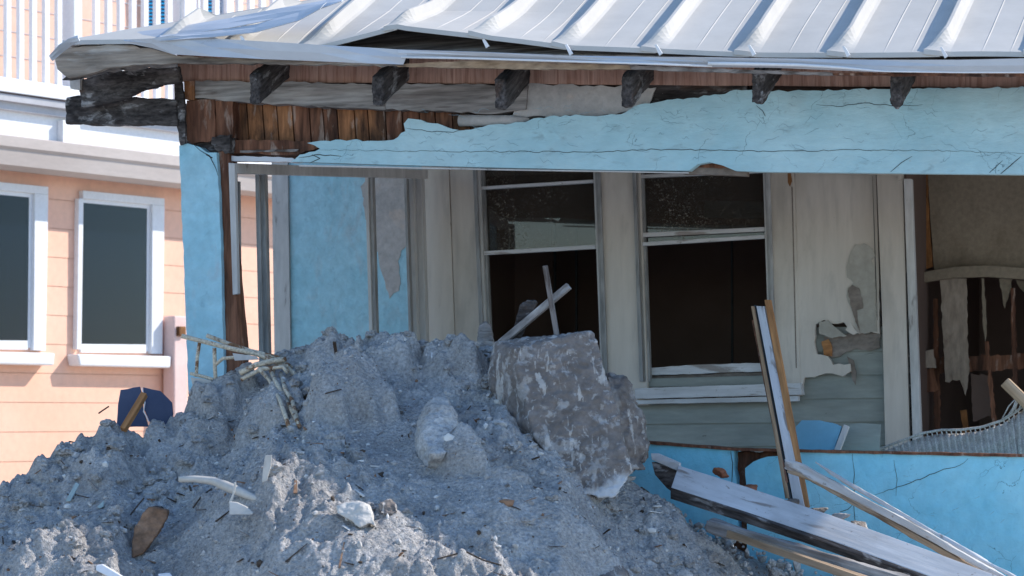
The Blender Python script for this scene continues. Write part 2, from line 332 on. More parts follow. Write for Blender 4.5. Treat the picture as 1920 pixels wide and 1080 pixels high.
for k, r in enumerate(ribs):
    nxt = ribs[k + 1] if k + 1 < len(ribs) else SEND
    cs += [(r - .004, 0, k, 0), (r - .002, 1, k, 1), (r + .012, 1, k, 1), (r + .016, .72, k, 1), (r + .022, .36, k, 1), (r + .030, .12, k, 1), (r + .042, 0, k, 0)]
    g0, g1 = r + .042, nxt - .004
    for q in range(1, 12):
        a = g0 + (g1 - g0) * q / 12
        cs.append((a, 0, k, 0))
    for q in (.36, .68):                               # pencil ribs pressed in the pan
        a = g0 + (g1 - g0) * q
        cs += [(a - .004, 0, k, 0), (a, .05, k, 0), (a + .004, 0, k, 0)]
for q in range(8): cs.append((ribs[0] * q / 8 - .001, 0, -1, 0))
cs.append((SEND, 0, -1, 0)); cs.sort(key=lambda c: c[0])
vs_ = [0, .01, .03, .06, .09, .12, .15, .19, .23, .28, .34, .42, .52, .66, .85, 1.1, 1.5, 2.2, VEND]
mb = MB(); RH = .062
def hipclamp(s, v):
    lim = v * hs / hv
    return max(s, lim)
nc = len(cs); pts = []
for v in vs_:
    for (s_, h_, k, fl) in cs:
        e = min(1, v / .17); e = e * e * (3 - 2 * e)
        hh = h_ * RH * (.16 + .84 * e)
        sx = s_ + (-.07 * (1 - min(1, v / .17)) ** 1.2 * h_ if fl else 0)
        wav = .003 * noise.noise(Vector((s_ * 2.3, v * 3, 2))) * (1 if not fl else .4)
        sag = .010 * math.sin(s_ * 3.1) * max(0, 1 - v / .3)
        sc_ = hipclamp(sx, v)
        p = C0 + E * sc_ + UP * v + RN * (hh * (1 if sc_ == sx else 0) + bump_(sx, v) + wav + sag + .012)
        pts.append(p)
fs = [(i * nc + j, i * nc + j + 1, (i + 1) * nc + j + 1, (i + 1) * nc + j) for i in range(len(vs_) - 1) for j in range(nc - 1)]
mb.add(pts, fs)
# turned-down hem along the eave
hem = [(p + Z * -.022 + N * .004) for p in pts[:nc]]
mb.add(pts[:nc] + hem, [(j, j + 1, nc + j + 1, nc + j) for j in range(nc - 1)])
ro = mb.build('metal_roof', 'roof', H)
ro.data.validate()
so_ = ro.modifiers.new('thick', 'SOLIDIFY'); so_.thickness = .003; so_.offset = -1
# deck under the metal and the side slope of the hip
mb = MB(); dz = RN * -.03
q = [C0 + E * .03 + UP * .03, C0 + E * SEND + UP * .03, C0 + E * SEND + UP * VEND, C0 + E * (VEND * hs / hv) + UP * VEND]
mb.ext([p + dz for p in q], RN * -.02)
mb.build('roof_deck', 'greywood', H)
mb = MB(); top = C0 + E * (VEND * hs / hv) + UP * VEND
mb.ext([C0, top, C0 + AW * 3.4 + Z * .35], Vector((0, 0, -.02)))
mb.build('side_roof_slope', 'roof', H)
# crumpled hip flashing strips
def strip(pix, off, th, name, m, j=0, bevel=0, seed=1, parent=H, step=12, **k): return slab(pix, off, th, j=j, seed=seed, step=step).build(name, m, parent, bevel=bevel, **k)
mb = MB()
def sheet(mb, top, bot, off0, off1, th=.004, mi=0):
    """metal strip between two pixel polylines with its own bow in depth"""
    n = len(top); P = [fr(x, y, off0 + .02 * math.sin(i * 1.7)) for i, (x, y) in enumerate(top)]; Q = [fr(x, y, off1 + .015 * math.sin(i * 2.3 + 1)) for i, (x, y) in enumerate(bot)]
    G = [P, [(P[i] + Q[i]) / 2 + N * .005 for i in range(n)], Q]
    vs = [p for r in G for p in r]; mb.add(vs, [(r * n + i, r * n + i + 1, (r + 1) * n + i + 1, (r + 1) * n + i) for r in range(2) for i in range(n - 1)], mi)
def sheeto(name, top, bot, o0, o1, m='flash', th=.004, parent=H):
    mb = MB(); sheet(mb, top, bot, o0, o1); o = mb.build(name, m, parent, smooth=False)
    t = o.modifiers.new('thick', 'SOLIDIFY'); t.thickness = th; return o
sheeto('hip_flashing', [(125, 76), (240, 62), (330, 50), (430, 34), (520, 16), (612, 0), (660, -14)], [(130, 84), (245, 75), (335, 66), (430, 52), (520, 34), (606, 14), (640, 2)], .30, .40)
sheeto('hip_flashing', [(300, 66), (400, 58), (480, 45), (560, 22), (612, 4)], [(300, 76), (400, 69), (480, 60), (560, 38), (600, 16)], .40, .46)
# drip edge: left curled length, long right length, bright lower lip
sheeto('drip_edge', [(232, 74), (285, 72), (322, 66), (400, 72), (500, 78), (600, 84), (690, 89), (768, 94)],
       [(236, 80), (285, 90), (325, 102), (400, 106), (500, 111), (600, 115), (690, 119), (756, 121)], .46, .45)
sheeto('drip_edge', [(745, 93), (900, 98), (1060, 104), (1200, 106), (1330, 108), (1450, 110), (1640, 112), (1800, 112), (1990, 108)],
       [(750, 106), (900, 110), (1060, 115), (1200, 119), (1330, 126), (1450, 127), (1640, 135), (1800, 136), (1990, 136)], .45, .43)
mb = MB(); mb.tube([fr(x, y, .455) for x, y in ((752, 107), (900, 110), (1060, 115), (1200, 119), (1335, 124))], .005, 8); mb.build('drip_lip', 'white', H, smooth=True)
mb = MB(); mb.tube([fr(x, y, .465) for x, y in ((1328, 119), (1400, 120), (1500, 122), (1580, 127), (1660, 134), (1800, 136), (1990, 136))], [.008, .008, .007, .006, .003, .003, .003], 8); mb.build('drip_lip', 'white', H, smooth=True)
sheeto('corner_flashing', [(92, 104), (110, 84), (128, 72), (146, 66)], [(98, 114), (116, 98), (132, 86), (150, 76)], .50, .47)
# weathered fascia boards
strip([(102, 108), (118, 88), (160, 86), (240, 84), (300, 96), (330, 104), (520, 112), (750, 120), (760, 124), (600, 121), (420, 119), (330, 118), (250, 121), (200, 127), (160, 140), (128, 146), (108, 130)], .42, .03, 'fascia_board', 'fasciawood', j=2, frame=T, seed=5)
strip([(740, 121), (900, 112), (1180, 122), (1182, 130), (1000, 130), (900, 128), (745, 125)], .41, .02, 'fascia_board', 'tanwood', j=1)
strip([(1100, 118), (1330, 128), (1560, 136), (1562, 141), (1300, 134), (1100, 127)], .405, .02, 'fascia_board', 'greywood', j=1)
strip([(1550, 137), (1990, 139), (1990, 144), (1550, 141)], .40, .02, 'fascia_board', 'redwood', j=1)
# rib end clips
for x, y in ((320, 76), (452, 76), (905, 78), (1062, 92), (1230, 92), (1405, 93), (1582, 95), (1765, 97)):
    b_ = MB(); b_.ext([fr(x - 3, y - 8, .45), fr(x + 1, y - 9, .45), fr(x + 12, y + 8, .45), fr(x + 6, y + 12, .45)], -N * .01); b_.build('seam_end_fold', 'white', H)
# rafter tails
tails = [(478, 168, 0), (708, 172, 0), (938, 178, 0), (1176, 174, 0), (1421, 166, 0), (1681, 168, 1), (1945, 170, 0)]
DN = (AW * math.cos(R(26)) + Z * math.sin(R(26)))
for i, (x, y, sharp) in enumerate(tails):
    mb = MB(); p = fr(x, y, .34)
    hw = .027; hh = .072
    a = [p - T * hw + Z * hh, p + T * hw + Z * hh, p + T * hw - Z * hh * (1.0), p + T * hw * (0 if sharp else .6) - Z * hh * (1.25 if sharp else 1.05), p - T * hw - Z * hh * .9]
    d = (AW + Z * .488) * .50
    mb.ext(a, d)
    mb.build('rafter_tail', 'char', H, frame=d, rough=(.007, ((9, .005), (40, .004)), (.3, 1, 1)))
# ribbed blocking boards between the rafters
xs = [330, 492, 722, 952, 1190, 1436, 1696, 1990]
for i in range(7):
    x0, x1 = xs[i] + 2, xs[i + 1] + 24
    yt = 100; yb = lambda x: 152 + (x - 330) * 12 / 1600
    strip([(x0, yt), (x1, yt), (x1, yb(x1)), ((x0 + x1) / 2, yb(x0) + 2), (x0, yb(x0))], -.0 - .004 * (i % 2), .02, 'blocking_board', 'blocking')
# wall plate, in three weathered lengths
p_ = [(366, 151), (560, 154), (720, 158), (722, 206), (560, 198), (440, 190), (366, 184)]
strip(p_, .02, .09, 'wall_plate', 'greywood', j=2, seed=2, frame=T)
strip([(722, 157), (860, 158), (990, 160), (985, 205), (930, 213), (850, 209), (722, 205)], .015, .09, 'wall_plate', 'greywood', j=2, seed=3, frame=T)
strip([(985, 158), (1100, 160), (1230, 164), (1215, 198), (1150, 216), (1050, 218), (960, 220)], .0, .09, 'plaster_band', 'render_grey', j=3, seed=4)
strip([(1215, 154), (1400, 158), (1400, 200), (1200, 206)], -.01, .05, 'wall_plate', 'char', j=2, seed=4, frame=T)
mb = MB(); mb.tube([fr(862, 226, -.01), fr(960, 226, .0), fr(992, 224, .01)], [.028, .026, .008], 12); mb.build('grey_conduit', 'render_grey', H, smooth=True)
# exposed sheathing planks
x = 436; i = 0; rnd = random.Random(3)
while x < 905:
    w = rnd.uniform(24, 33); lean = 6; m = rnd.choice(['plank_orange', 'plank_orange', 'redwood']) if i > 1 else 'plank_orange'
    strip([(x, 184), (x + w - 2, 184), (x + w - 2 + lean, 268 + rnd.uniform(-3, 3)), (x + lean, 268 + rnd.uniform(-3, 3))], -.05 - rnd.uniform(0, .012), .02, 'sheathing_plank', m, bevel=.002)
    x += w; i += 1
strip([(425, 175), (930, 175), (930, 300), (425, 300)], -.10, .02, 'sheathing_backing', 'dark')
# beam stucco
BP = [(545, 303), (562, 290), (590, 284), (600, 279), (576, 268), (600, 264), (660, 262), (700, 264), (738, 262), (760, 246), (757, 232), (765, 222), (790, 225), (830, 235), (862, 244), (905, 238),
    (930, 233), (985, 229), (1000, 222), (1060, 216), (1120, 218), (1165, 214), (1190, 199), (1230, 192), (1290, 184), (1360, 176), (1380, 168), (1450, 171), (1600, 167), (1760, 165), (1990, 163),
    (1990, 328), (1420, 322), (1378, 320), (1352, 309), (1330, 304), (1308, 308), (1292, 320), (1150, 319), (880, 313), (700, 308)]
mb = slab(BP, .04, .05, j=2.2, step=9, seed=8, skip=[k for k in range(len(BP)) if BP[k][1] > 302 and BP[(k + 1) % len(BP)][1] > 302])
line(mb, [(600, 281), (760, 283), (900, 284), (1130, 285), (1230, 280), (1340, 282), (1440, 284), (1600, 281), (1740, 282), (1920, 288)], .04, .0028)
line(mb, [(1530, 196), (1570, 200), (1620, 193), (1680, 199), (1730, 196)], .04, .003)
line(mb, [(1915, 293), (1895, 310), (1876, 326)], .04, .004)
line(mb, [(1880, 301), (1855, 324)], .04, .003); line(mb, [(1710, 293), (1690, 305), (1670, 322)], .04, .003)
line(mb, [(1418, 198), (1430, 208), (1435, 218)], .04, .003); line(mb, [(560, 296), (600, 290), (640, 293)], .04, .004)
line(mb, [(580, 306), (600, 297), (585, 290)], .04, .004); line(mb, [(760, 240), (800, 246), (850, 248), (880, 240)], .04, .003)
rr = random.Random(5)
for k in range(95):
    cx = rr.uniform(780, 1910); cy = rr.uniform(200 if cx < 1250 else 180, 300); ll = rr.uniform(8, 34); an = rr.uniform(-.6, .6)
    line(mb, [(cx, cy), (cx + ll * .3, cy + an * ll * .5 + rr.uniform(-5, 5)), (cx + ll * .6, cy + an * ll * .5 + rr.uniform(-4, 4)), (cx + ll, cy + an * ll)], .04, .0016, j=1.5, step=5, seed=k, mi=2)
mb.build('stucco_beam', ['stucco', 'crack', 'softcrack'], H)
strip([(560, 292), (1990, 300), (1990, 318), (1420, 316), (700, 304)], -.015, .12, 'beam_lumber', 'redwood', j=1)
strip([(1280, 300), (1400, 300), (1400, 330), (1280, 326)], -.02, .05, 'beam_lumber', 'brownpeel', j=1)
strip([(560, 309), (900, 316), (1290, 323), (1290, 325), (900, 318.5), (560, 312)], .038, .02, 'beam_bead', 'trim')
# timber below the planks
strip([(436, 262), (575, 264), (600, 276), (560, 290), (436, 288)], -.01, .06, 'torn_lintel', 'redwood', j=2, seed=3, frame=T)
strip([(450, 282), (560, 280), (555, 284), (450, 286)], .0, .03, 'torn_lintel', 'greywood', j=1, seed=3)
strip([(434, 292), (548, 296), (560, 304), (434, 302)], .01, .05, 'lintel_flashing', 'flash', j=1)
# corner post
mb = slab([(336, 273), (352, 269), (375, 276), (388, 286), (406, 286), (409, 330), (414, 450), (417, 600), (422, 760), (356, 790), (352, 700), (345, 500), (339, 350)], .06, .16, j=1.5, step=14, seed=4)
line(mb, [(362, 270), (375, 282), (393, 292), (402, 310), (409, 330)], .06, .004); line(mb, [(386, 290), (398, 296)], .06, .006)
mb.build('corner_post', ['stucco_back', 'crack'], H)
slab([(408, 262), (428, 262), (430, 300), (434, 450), (452, 660), (452, 780), (424, 780), (420, 640), (414, 450)], .03, .09, j=1.5, step=16).build('corner_stud', 'redwood', H)
slab([(428, 305), (440, 306), (446, 551), (436, 553)], .05, .03).build('corner_trim', 'trim', H, bevel=.003)
strip([(350, 188), (402, 186), (404, 262), (360, 270), (348, 260)], .03, .10, 'corner_block', 'redwood', j=2, seed=1)
strip([(404, 186), (437, 190), (436, 258), (405, 256)], .02, .10, 'corner_block', 'redwood', j=2, seed=2)
strip([(345, 152), (364, 152), (364, 188), (346, 186)], .03, .08, 'corner_block', 'plank_orange', j=1)
strip([(398, 256), (432, 252), (430, 286), (408, 284), (396, 270)], .045, .06, 'corner_block', 'char', j=3, step=6)
slab([(340, 258), (400, 256), (412, 290), (385, 292), (370, 282), (352, 276), (342, 274)], .0, .08, j=2, step=6).build('corner_block', 'char', H)
slab([(327, 150), (340, 154), (346, 200), (347, 268), (338, 272), (332, 240), (328, 200)], .08, .02, j=2, step=10).build('torn_downspout', 'char', H)
# hip rafter and outrigger planks at the open corner
slab([(146, 150), (200, 134), (332, 122), (336, 152), (300, 158), (215, 188), (152, 200)], .18, .05, j=2, step=14, seed=6).build('hip_rafter', 'char', H, rough=(.008, ((7, .005), (38, .005)), (.2, 1, 1)))
slab([(130, 142), (150, 140), (150, 168), (132, 166)], .2, .04).build('fascia_stub', 'render_grey', H)
slab([(122, 182), (180, 180), (330, 186), (332, 236), (180, 234), (122, 232)], .10, .05, j=2, step=14, seed=7).build('outrigger_plank', 'char', H, rough=(.008, ((7, .004), (38, .005)), (.2, 1, 1)))
strip([(150, 108), (330, 112), (330, 124), (200, 134), (150, 146)], .30, .02, 'torn_soffit_board', 'greywood', j=3, seed=8)
strip([(116, 150), (150, 122), (215, 112), (190, 128), (150, 148)], .36, .01, 'torn_soffit_board', 'char', j=2, seed=9)
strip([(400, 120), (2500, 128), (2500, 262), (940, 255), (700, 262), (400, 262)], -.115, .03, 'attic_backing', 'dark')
# porch ceiling closes the roof space over the porch
zc = fr(1000, 262, -2).z
ceil = MB(); L0 = fr(345, 400, -.12); L1 = fr(2300, 400, -.12); L2 = fr(2500, 400, -2.0); L3 = fr(785, 400, -2.0)
for p in (L0, L1, L2, L3): p.z = zc
ceil.ext([L0, L1, L2, L3], Z * .03); ceil.build('porch_ceiling', 'cream', H)
# side screen frame running back along the open left side
def sd(k, py, off0=-.05): # k 0..1 from the corner to the back wall
    px = 436 + (786 - 436) * k; return fr(px, py, off0 - 1.95 * k)
mb = MB(); mb.bar(fr(436, 316, -.02), fr(795, 327, -1.9), .05, .05, mi=0); mb.build('screen_header', 'trim', H)
slab([(1477, 324), (1483, 324), (1485, 340), (1481, 350), (1477, 342)], -1.998, .003, j=.5, step=5).build('rust_stain', 'rustboard', H)
slab([(1484, 350), (1486, 350), (1494, 690), (1492, 690)], -1.999, .003).build('board_joint', 'brownpeel', H)
def vbar(x0, y0, x1, y1, w, off, th, m, name, bevel=.002, taper=1):
    return slab([(x0, y0), (x0 + w, y0), (x1 + w * taper, y1), (x1, y1)], off, th).build(name, m, H, bevel=bevel)
vbar(478, 322, 486, 700, 8, -.35, .05, 'jamb', 'screen_mullion'); vbar(487, 322, 495, 700, 9, -.36, .04, 'jamb', 'screen_mullion')
vbar(684, 330, 694, 700, 6, -1.35, .05, 'trim', 'screen_mullion'); vbar(691, 330, 701, 700, 7, -1.36, .04, 'jamb', 'screen_mullion')
vbar(757, 334, 768, 690, 5, -1.75, .04, 'jamb', 'screen_mullion'); vbar(764, 334, 774, 690, 10, -1.80, .04, 'trim', 'screen_mullion')
vbar(772, 322, 783, 690, 18, -1.85, .05, 'trim', 'side_jamb')
slab([(445, 340), (448, 340), (450, 560), (447, 560)], -.1, .02).build('screen_track', 'jamb', H)
# blue wing behind the side opening
slab([(536, 225), (800, 225), (800, 760), (546, 760), (541, 560)], -2.7, .2).build('wing_wall', 'stucco_back', H)
slab([(508, 225), (538, 225), (546, 760), (516, 760)], -2.68, .1).build('wing_corner_board', 'trim', H)
slab([(694, 325), (762, 325), (765, 455), (752, 470), (746, 490), (750, 520), (748, 545), (730, 560), (722, 530), (712, 500), (706, 460), (690, 440), (684, 400), (676, 350)], -2.697, .01, j=4, step=8).build('bare_render_patch', 'render_grey', H)
# back wall panelling: boards with a slight gap
for (x0, x1, n) in ((788, 892, 2), (1118, 1198, 1)):
    for k in range(n):
        a = x0 + (x1 - x0) * k / n; b = x0 + (x1 - x0) * (k + 1) / n
        slab([(a, 235), (b - 1.5, 235), (b + 17, 760), (a + 18, 760)], -2.0 - .004 * k, .03).build('wall_board', 'cream', H, bevel=.002)
slab([(1436, 235), (1487, 235), (1500, 700), (1502, 742), (1450, 742)], -2.0, .03).build('wall_board', 'cream', H, bevel=.002)
mb = slab([(1488, 235), (1640, 235), (1648, 520), (1650, 626), (1622, 622), (1610, 626), (1600, 612), (1592, 618), (1582, 604), (1560, 607), (1545, 600), (1530, 608), (1527, 640), (1532, 664), (1552, 668), (1562, 684), (1594, 682),
    (1596, 696), (1580, 706), (1560, 700), (1535, 704), (1508, 708), (1503, 742), (1499, 700)], -2.004, .03, j=2, step=9, seed=12, skip=(0, 1, 22))
line(mb, [(1636, 330), (1642, 520), (1645, 600)], -2.004, .004, j=.3)
mb.build('torn_wall_panel', ['cream', 'crack'], H, bevel=.001)
slab([(1604, 458), (1620, 456), (1636, 466), (1641, 480), (1633, 488), (1640, 500), (1642, 560), (1644, 622), (1612, 624), (1605, 600), (1596, 580), (1587, 556), (1590, 540), (1600, 530), (1588, 520), (1587, 500), (1592, 480)], -1.999, .006, j=2.5, step=7, seed=2).build('peeled_paint_patch', 'peel', H)
slab([(1589, 545), (1598, 534), (1610, 540), (1617, 560), (1618, 578), (1606, 582), (1608, 600), (1612, 622), (1604, 604), (1596, 575)], -1.994, .003, j=2, step=6, seed=3).build('peeled_paint_patch', 'brownpeel', H)
slab([(1640, 235), (1690, 235), (1706, 835), (1660, 850), (1654, 600)], -1.975, .04).build('door_casing', 'cream', H, bevel=.003)
# clapboards below
for k in range(9):
    y0 = 620 + k * 44
    mb = MB(); P0 = fr(1120, y0 - 2, -2.06); P1 = fr(1665, y0 - 8, -2.06); Q0 = fr(1120, y0 + 44, -2.045); Q1 = fr(1665, y0 + 38, -2.045)
    if k < 3: P0 = fr(1500, y0 - 6, -2.06); Q0 = fr(1500, y0 + 40, -2.045)
    mb.ext([P0, P1, Q1, Q0], -N * .02); mb.build('clapboard', 'clap', H)
slab([(1545, 632), (1570, 624), (1600, 628), (1650, 622), (1650, 652), (1630, 658), (1600, 655), (1580, 664), (1560, 672), (1545, 655)], -2.03, .01, j=2.5, step=7).build('torn_lath_backing', 'brownpeel', H)
slab([(1540, 640), (1553, 636), (1560, 650), (1560, 668), (1545, 668)], -2.02, .012, j=1.5, step=6).build('torn_lath_backing', 'orangewood', H)
slab([(1535, 604), (1552, 600), (1572, 618), (1588, 630), (1560, 634), (1536, 626)], -1.985, .006, j=2, step=7, seed=5).build('curled_paint', 'peel', H)
slab([(1585, 618), (1594, 604), (1608, 624), (1600, 628)], -1.96, .006, j=1, step=6, seed=6).build('curled_paint', 'cream', H)
slab([(1588, 668), (1600, 676), (1606, 700), (1604, 722), (1598, 712), (1594, 690)], -2.02, .008, j=1, step=6, seed=6).build('curled_paint', 'brownpeel', H)

# windows of the back wall
def window_(lx0, rx0, lx1, rx1, ybot, rails, glass, m='jamb'):
    w = empty('window', fr(lx0, ybot, -2.05) - H.location, None, None); w.parent = H
    def lx(y): return lx0 + (lx1 - lx0) * (y - 315) / 430
    def rx(y): return rx0 + (rx1 - rx0) * (y - 315) / 430
    for q, (o, dx, wd, mm) in enumerate(((-1.985, -18, 7, 'jamb'), (-2.0, -11, 6, 'trim'), (-2.02, -5, 7, 'jamb'))):
        slab([(lx(235) + dx, 235), (lx(235) + dx + wd, 235), (lx(ybot) + dx + wd, ybot), (lx(ybot) + dx, ybot)], o, .04).build('side_frame', mm, w, bevel=.002)
    for q, (o, dx, wd, mm) in enumerate(((-2.0, 2, 4, 'trim'), (-1.985, 6, 9, 'jamb'))):
        slab([(rx(235) + dx, 235), (rx(235) + dx + wd, 235), (rx(ybot) + dx + wd, ybot), (rx(ybot) + dx, ybot)], o, .04).build('side_frame', mm, w, bevel=.002)
    for (ya, yb, t_, o) in rails:
        mb = MB(); mb.bar(fr(lx(ya) - 2, ya, o), fr(rx(yb) + 3, yb, o), .03, t_); mb.build('sash_rail', 'trimx', w, bevel=.003, frame=T)
    (ya, yb) = glass
    slab([(lx(235) - 2, 235), (rx(235) + 3, 235), (rx(yb) + 3, yb), (lx(ya) - 2, ya)], -2.05, .004).build('glass_pane', 'glass', w)
    return w
w1 = window_(904, 1110, 922, 1126, 745, [(353, 340, .018, -2.03), (475, 463, .022, -2.03)], (475, 463))
w2 = window_(1203, 1428, 1218, 1442, 716, [(331, 321, .018, -2.03), (441, 430, .024, -2.03), (458, 444, .02, -2.01)], (458, 444))
for pts_, o, th, m, j in (([(1217, 690), (1300, 684), (1434, 680), (1434, 696), (1217, 704)], -2.06, .05, 'trim', .7), ([(1217, 706), (1434, 697), (1434, 706), (1217, 712)], -2.08, .04, 'brownpeel', 1),
        ([(1212, 710), (1440, 704), (1448, 722), (1208, 726)], -2.03, .05, 'clap', 0), ([(1190, 728), (1500, 718), (1504, 740), (1190, 748)], -1.95, .07, 'trim', .3), ([(1192, 750), (1496, 742), (1496, 752), (1192, 758)], -1.97, .05, 'trim', .3)):
    slab(pts_, o, th, j=j, seed=3).build('window_sill', 'trimx' if m == 'trim' else m, w2, bevel=.002, frame=T if m == 'trim' else None)
# dark room behind the windows
rm = MB()
def roombox(name, px0, px1, o0, o1, y0, y1, m, skipfront=True):
    mb = MB(); a = [fr(px0, y0, o0), fr(px1, y0, o0), fr(px1, y1, o0), fr(px0, y1, o0)]; d = AW * (o0 - o1)
    b = [p + d for p in a]; mb.add(a + b, [(4, 5, 6, 7), (0, 1, 5, 4), (1, 2, 6, 5), (2, 3, 7, 6), (3, 0, 4, 7)])
    o = mb.build(name, m, H); s = o.modifiers.new('t', 'SOLIDIFY'); s.thickness = .03; s.offset = 0; return o
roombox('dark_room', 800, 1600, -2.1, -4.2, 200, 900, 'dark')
for x in (1038, 1078, 1370):
    slab([(x, 420), (x + 3, 420), (x + 4, 720), (x + 1, 720)], -3.5, .02).build('panel_seam', 'crack', H)
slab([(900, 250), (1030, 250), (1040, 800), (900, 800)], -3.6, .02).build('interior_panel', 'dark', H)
# doorway at right with broken inner wall
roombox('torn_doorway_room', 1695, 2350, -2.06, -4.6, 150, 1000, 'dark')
slab([(1694, 335), (1709, 335), (1728, 850), (1712, 850)], -1.96, .05).build('door_post', 'trim', H, bevel=.004)
slab([(1684, 330), (1692, 330), (1712, 850), (1702, 850)], -2.0, .03).build('door_gap_strip', 'char', H)
slab([(1480, 235), (1700, 235), (1690, 336), (1684, 338), (1684, 330), (1480, 318)], -1.955, .02).build('head_trim', 'cream', H)
slab([(1735, 250), (2300, 250), (2300, 515), (1900, 508), (1820, 500), (1752, 512), (1745, 420)], -2.7, .03, j=1).build('inner_tan_wall', 'tan', H)
slab([(1700, 250), (1738, 250), (1740, 380), (1748, 500), (1705, 512)], -2.68, .03, j=2).build('stained_board', 'rustboard', H)
# arched trim
mb = MB(); top = [(1700, 520), (1740, 508), (1790, 500), (1850, 497), (1920, 502), (2010, 512), (2200, 545)]; bot = [(1700, 538), (1740, 528), (1790, 521), (1850, 519), (1920, 524), (2010, 536), (2200, 566)]
mb.ext([fr(x, y, -2.62) for x, y in top + bot[::-1]], -N * .06); mb.build('arched_trim', 'tan', H, bevel=.004)
laths = [([(1763, 522), (1812, 522), (1814, 640), (1818, 690), (1810, 742), (1800, 712), (1772, 716), (1768, 640)], 'dirtycream'), ([(1706, 536), (1728, 532), (1722, 545), (1712, 570), (1708, 560)], 'rustboard'), ([(1728, 530), (1733, 530), (1736, 820), (1730, 820)], 'rustboard'),
    ([(1840, 522), (1845, 522), (1850, 620), (1847, 640), (1842, 600)], 'tan'), ([(1873, 523), (1898, 523), (1890, 560), (1884, 578), (1880, 560)], 'tan'), ([(1905, 524), (1925, 526), (1920, 548), (1912, 540)], 'tan'), ([(1846, 640), (1853, 640), (1870, 810), (1862, 810)], 'redwood'),
    ([(1712, 700), (1750, 690), (1760, 730), (1716, 745)], 'redwood'), ([(1714, 672), (1990, 660), (1990, 690), (1716, 700)], 'redwood'), ([(1730, 660), (1750, 655), (1755, 690), (1735, 690)], 'dirtycream'), ([(1800, 770), (1812, 768), (1816, 815), (1806, 815)], 'rustboard'),
    ([(1750, 560), (1758, 560), (1764, 830), (1752, 830)], 'redwood'), ([(1895, 540), (1903, 540), (1910, 800), (1900, 800)], 'redwood'), ([(1925, 530), (1945, 530), (1950, 700), (1930, 690)], 'dirtycream'), ([(1820, 700), (1856, 704), (1858, 780), (1824, 790)], 'dark')]
for k, (pp, m) in enumerate(laths): slab(pp, -2.66 - .05 * (k % 3), .015, j=2.6, step=7, seed=k).build('broken_lath', m, H)
# porch floor and low wall
fl = MB(); q = [fr(356, 1000, -.1), fr(2300, 1000, -.1), fr(2300, 1000, -2), fr(560, 1000, -2)]
for p in q: p.z = .95
fl.ext(q, -Z * .2); fl.build('porch_floor', 'render_grey', H)
low = fr(1300, 1000, .02).z
mb = slab([(430, 800), (1190, 828), (1290, 835), (1376, 843), (1376, 880), (1380, 900), (1384, 1010), (430, 1010)], .04, .12, j=.8, step=14, seed=3)
line(mb, [(1370, 846), (1374, 870), (1372, 905)], .04, .004)
mb.build('low_wall', ['stucco_low', 'crack'], H)
mb = slab([(1397, 878), (1412, 866), (1440, 856), (1470, 856), (1500, 846), (1700, 850), (1990, 858), (1990, 1500), (1404, 1500), (1400, 930)], .04, .12, j=1.2, step=12, seed=4)
line(mb, [(1598, 850), (1602, 890), (1600, 940), (1604, 990), (1596, 1000)], .04, .003)
line(mb, [(1640, 928), (1700, 908), (1760, 884), (1800, 872), (1815, 860)], .04, .003)
line(mb, [(1676, 862), (1682, 900), (1680, 930)], .04, .002); line(mb, [(1600, 945), (1590, 955), (1575, 960)], .04, .003)
rr = random.Random(8)
for k in range(26):
    cx = rr.uniform(1560, 1910); cy = rr.uniform(870, 1060); ll = rr.uniform(6, 22); an = rr.uniform(-1, .2)
    line(mb, [(cx, cy), (cx + ll * .5, cy + an * ll * .5), (cx + ll, cy + an * ll)], .04, .0014, seed=k, mi=2)
mb.build('low_wall', ['stucco_low', 'crack', 'softcrack'], H)
slab([(1376, 846), (1480, 848), (1480, 1060), (1376, 1060)], -.03, .05, j=1).build('wall_core', 'redwood', H, rough=(.012, ((20, .012), (50, .006))))
slab([(430, 796), (1200, 826), (1376, 840), (1500, 843), (1990, 853), (1990, 859), (1500, 848), (1376, 845), (1190, 831), (430, 802)], .05, .10, j=.6, step=14).build('wall_cap_strip', 'redwood', H)

# ------------------------------------------------------------------ peach house
P = empty('peach_house', PO.copy(), 'peach lap sided neighbouring house with white balcony and blue shutters, at the left', 'house')
def pslab(pix, off, th, mb=None, mi=0): return slab(pix, off, th, pl=pe, nn=PN, mb=mb, mi=mi)
# lap siding courses, each leaning out at its foot (one wall)
mb = MB(); zt = pe(155, 325, 0).z; PB = pe(-420, 500, 0); PE_ = pe(900, 500, 0)
ex = .213; z0 = zt - ex * 16
for k in range(17):
    za = z0 + k * ex; a = Vector((PB.x, PB.y, 0)); b = Vector((PE_.x, PE_.y, 0))
    lo = PN * .0025; g_ = .004
    mb.add([a + lo + Z * za, b + lo + Z * za, b + Z * (za + ex - g_), a + Z * (za + ex - g_), a - PN * .006 + Z * (za + ex - g_), b - PN * .006 + Z * (za + ex - g_), b - PN * .006 + Z * (za + ex), a - PN * .006 + Z * (za + ex)],
           [(0, 1, 2, 3), (3, 2, 5, 4), (4, 5, 6, 7)])
a = Vector((PB.x, PB.y, 0)); b = Vector((PE_.x, PE_.y, 0)); bk = -PN * .2
mb.add([a + bk, b + bk, b + bk + Z * zt, a + bk + Z * zt], [(0, 1, 2, 3)])
mb.build('lap_siding_wall', 'peach', P)
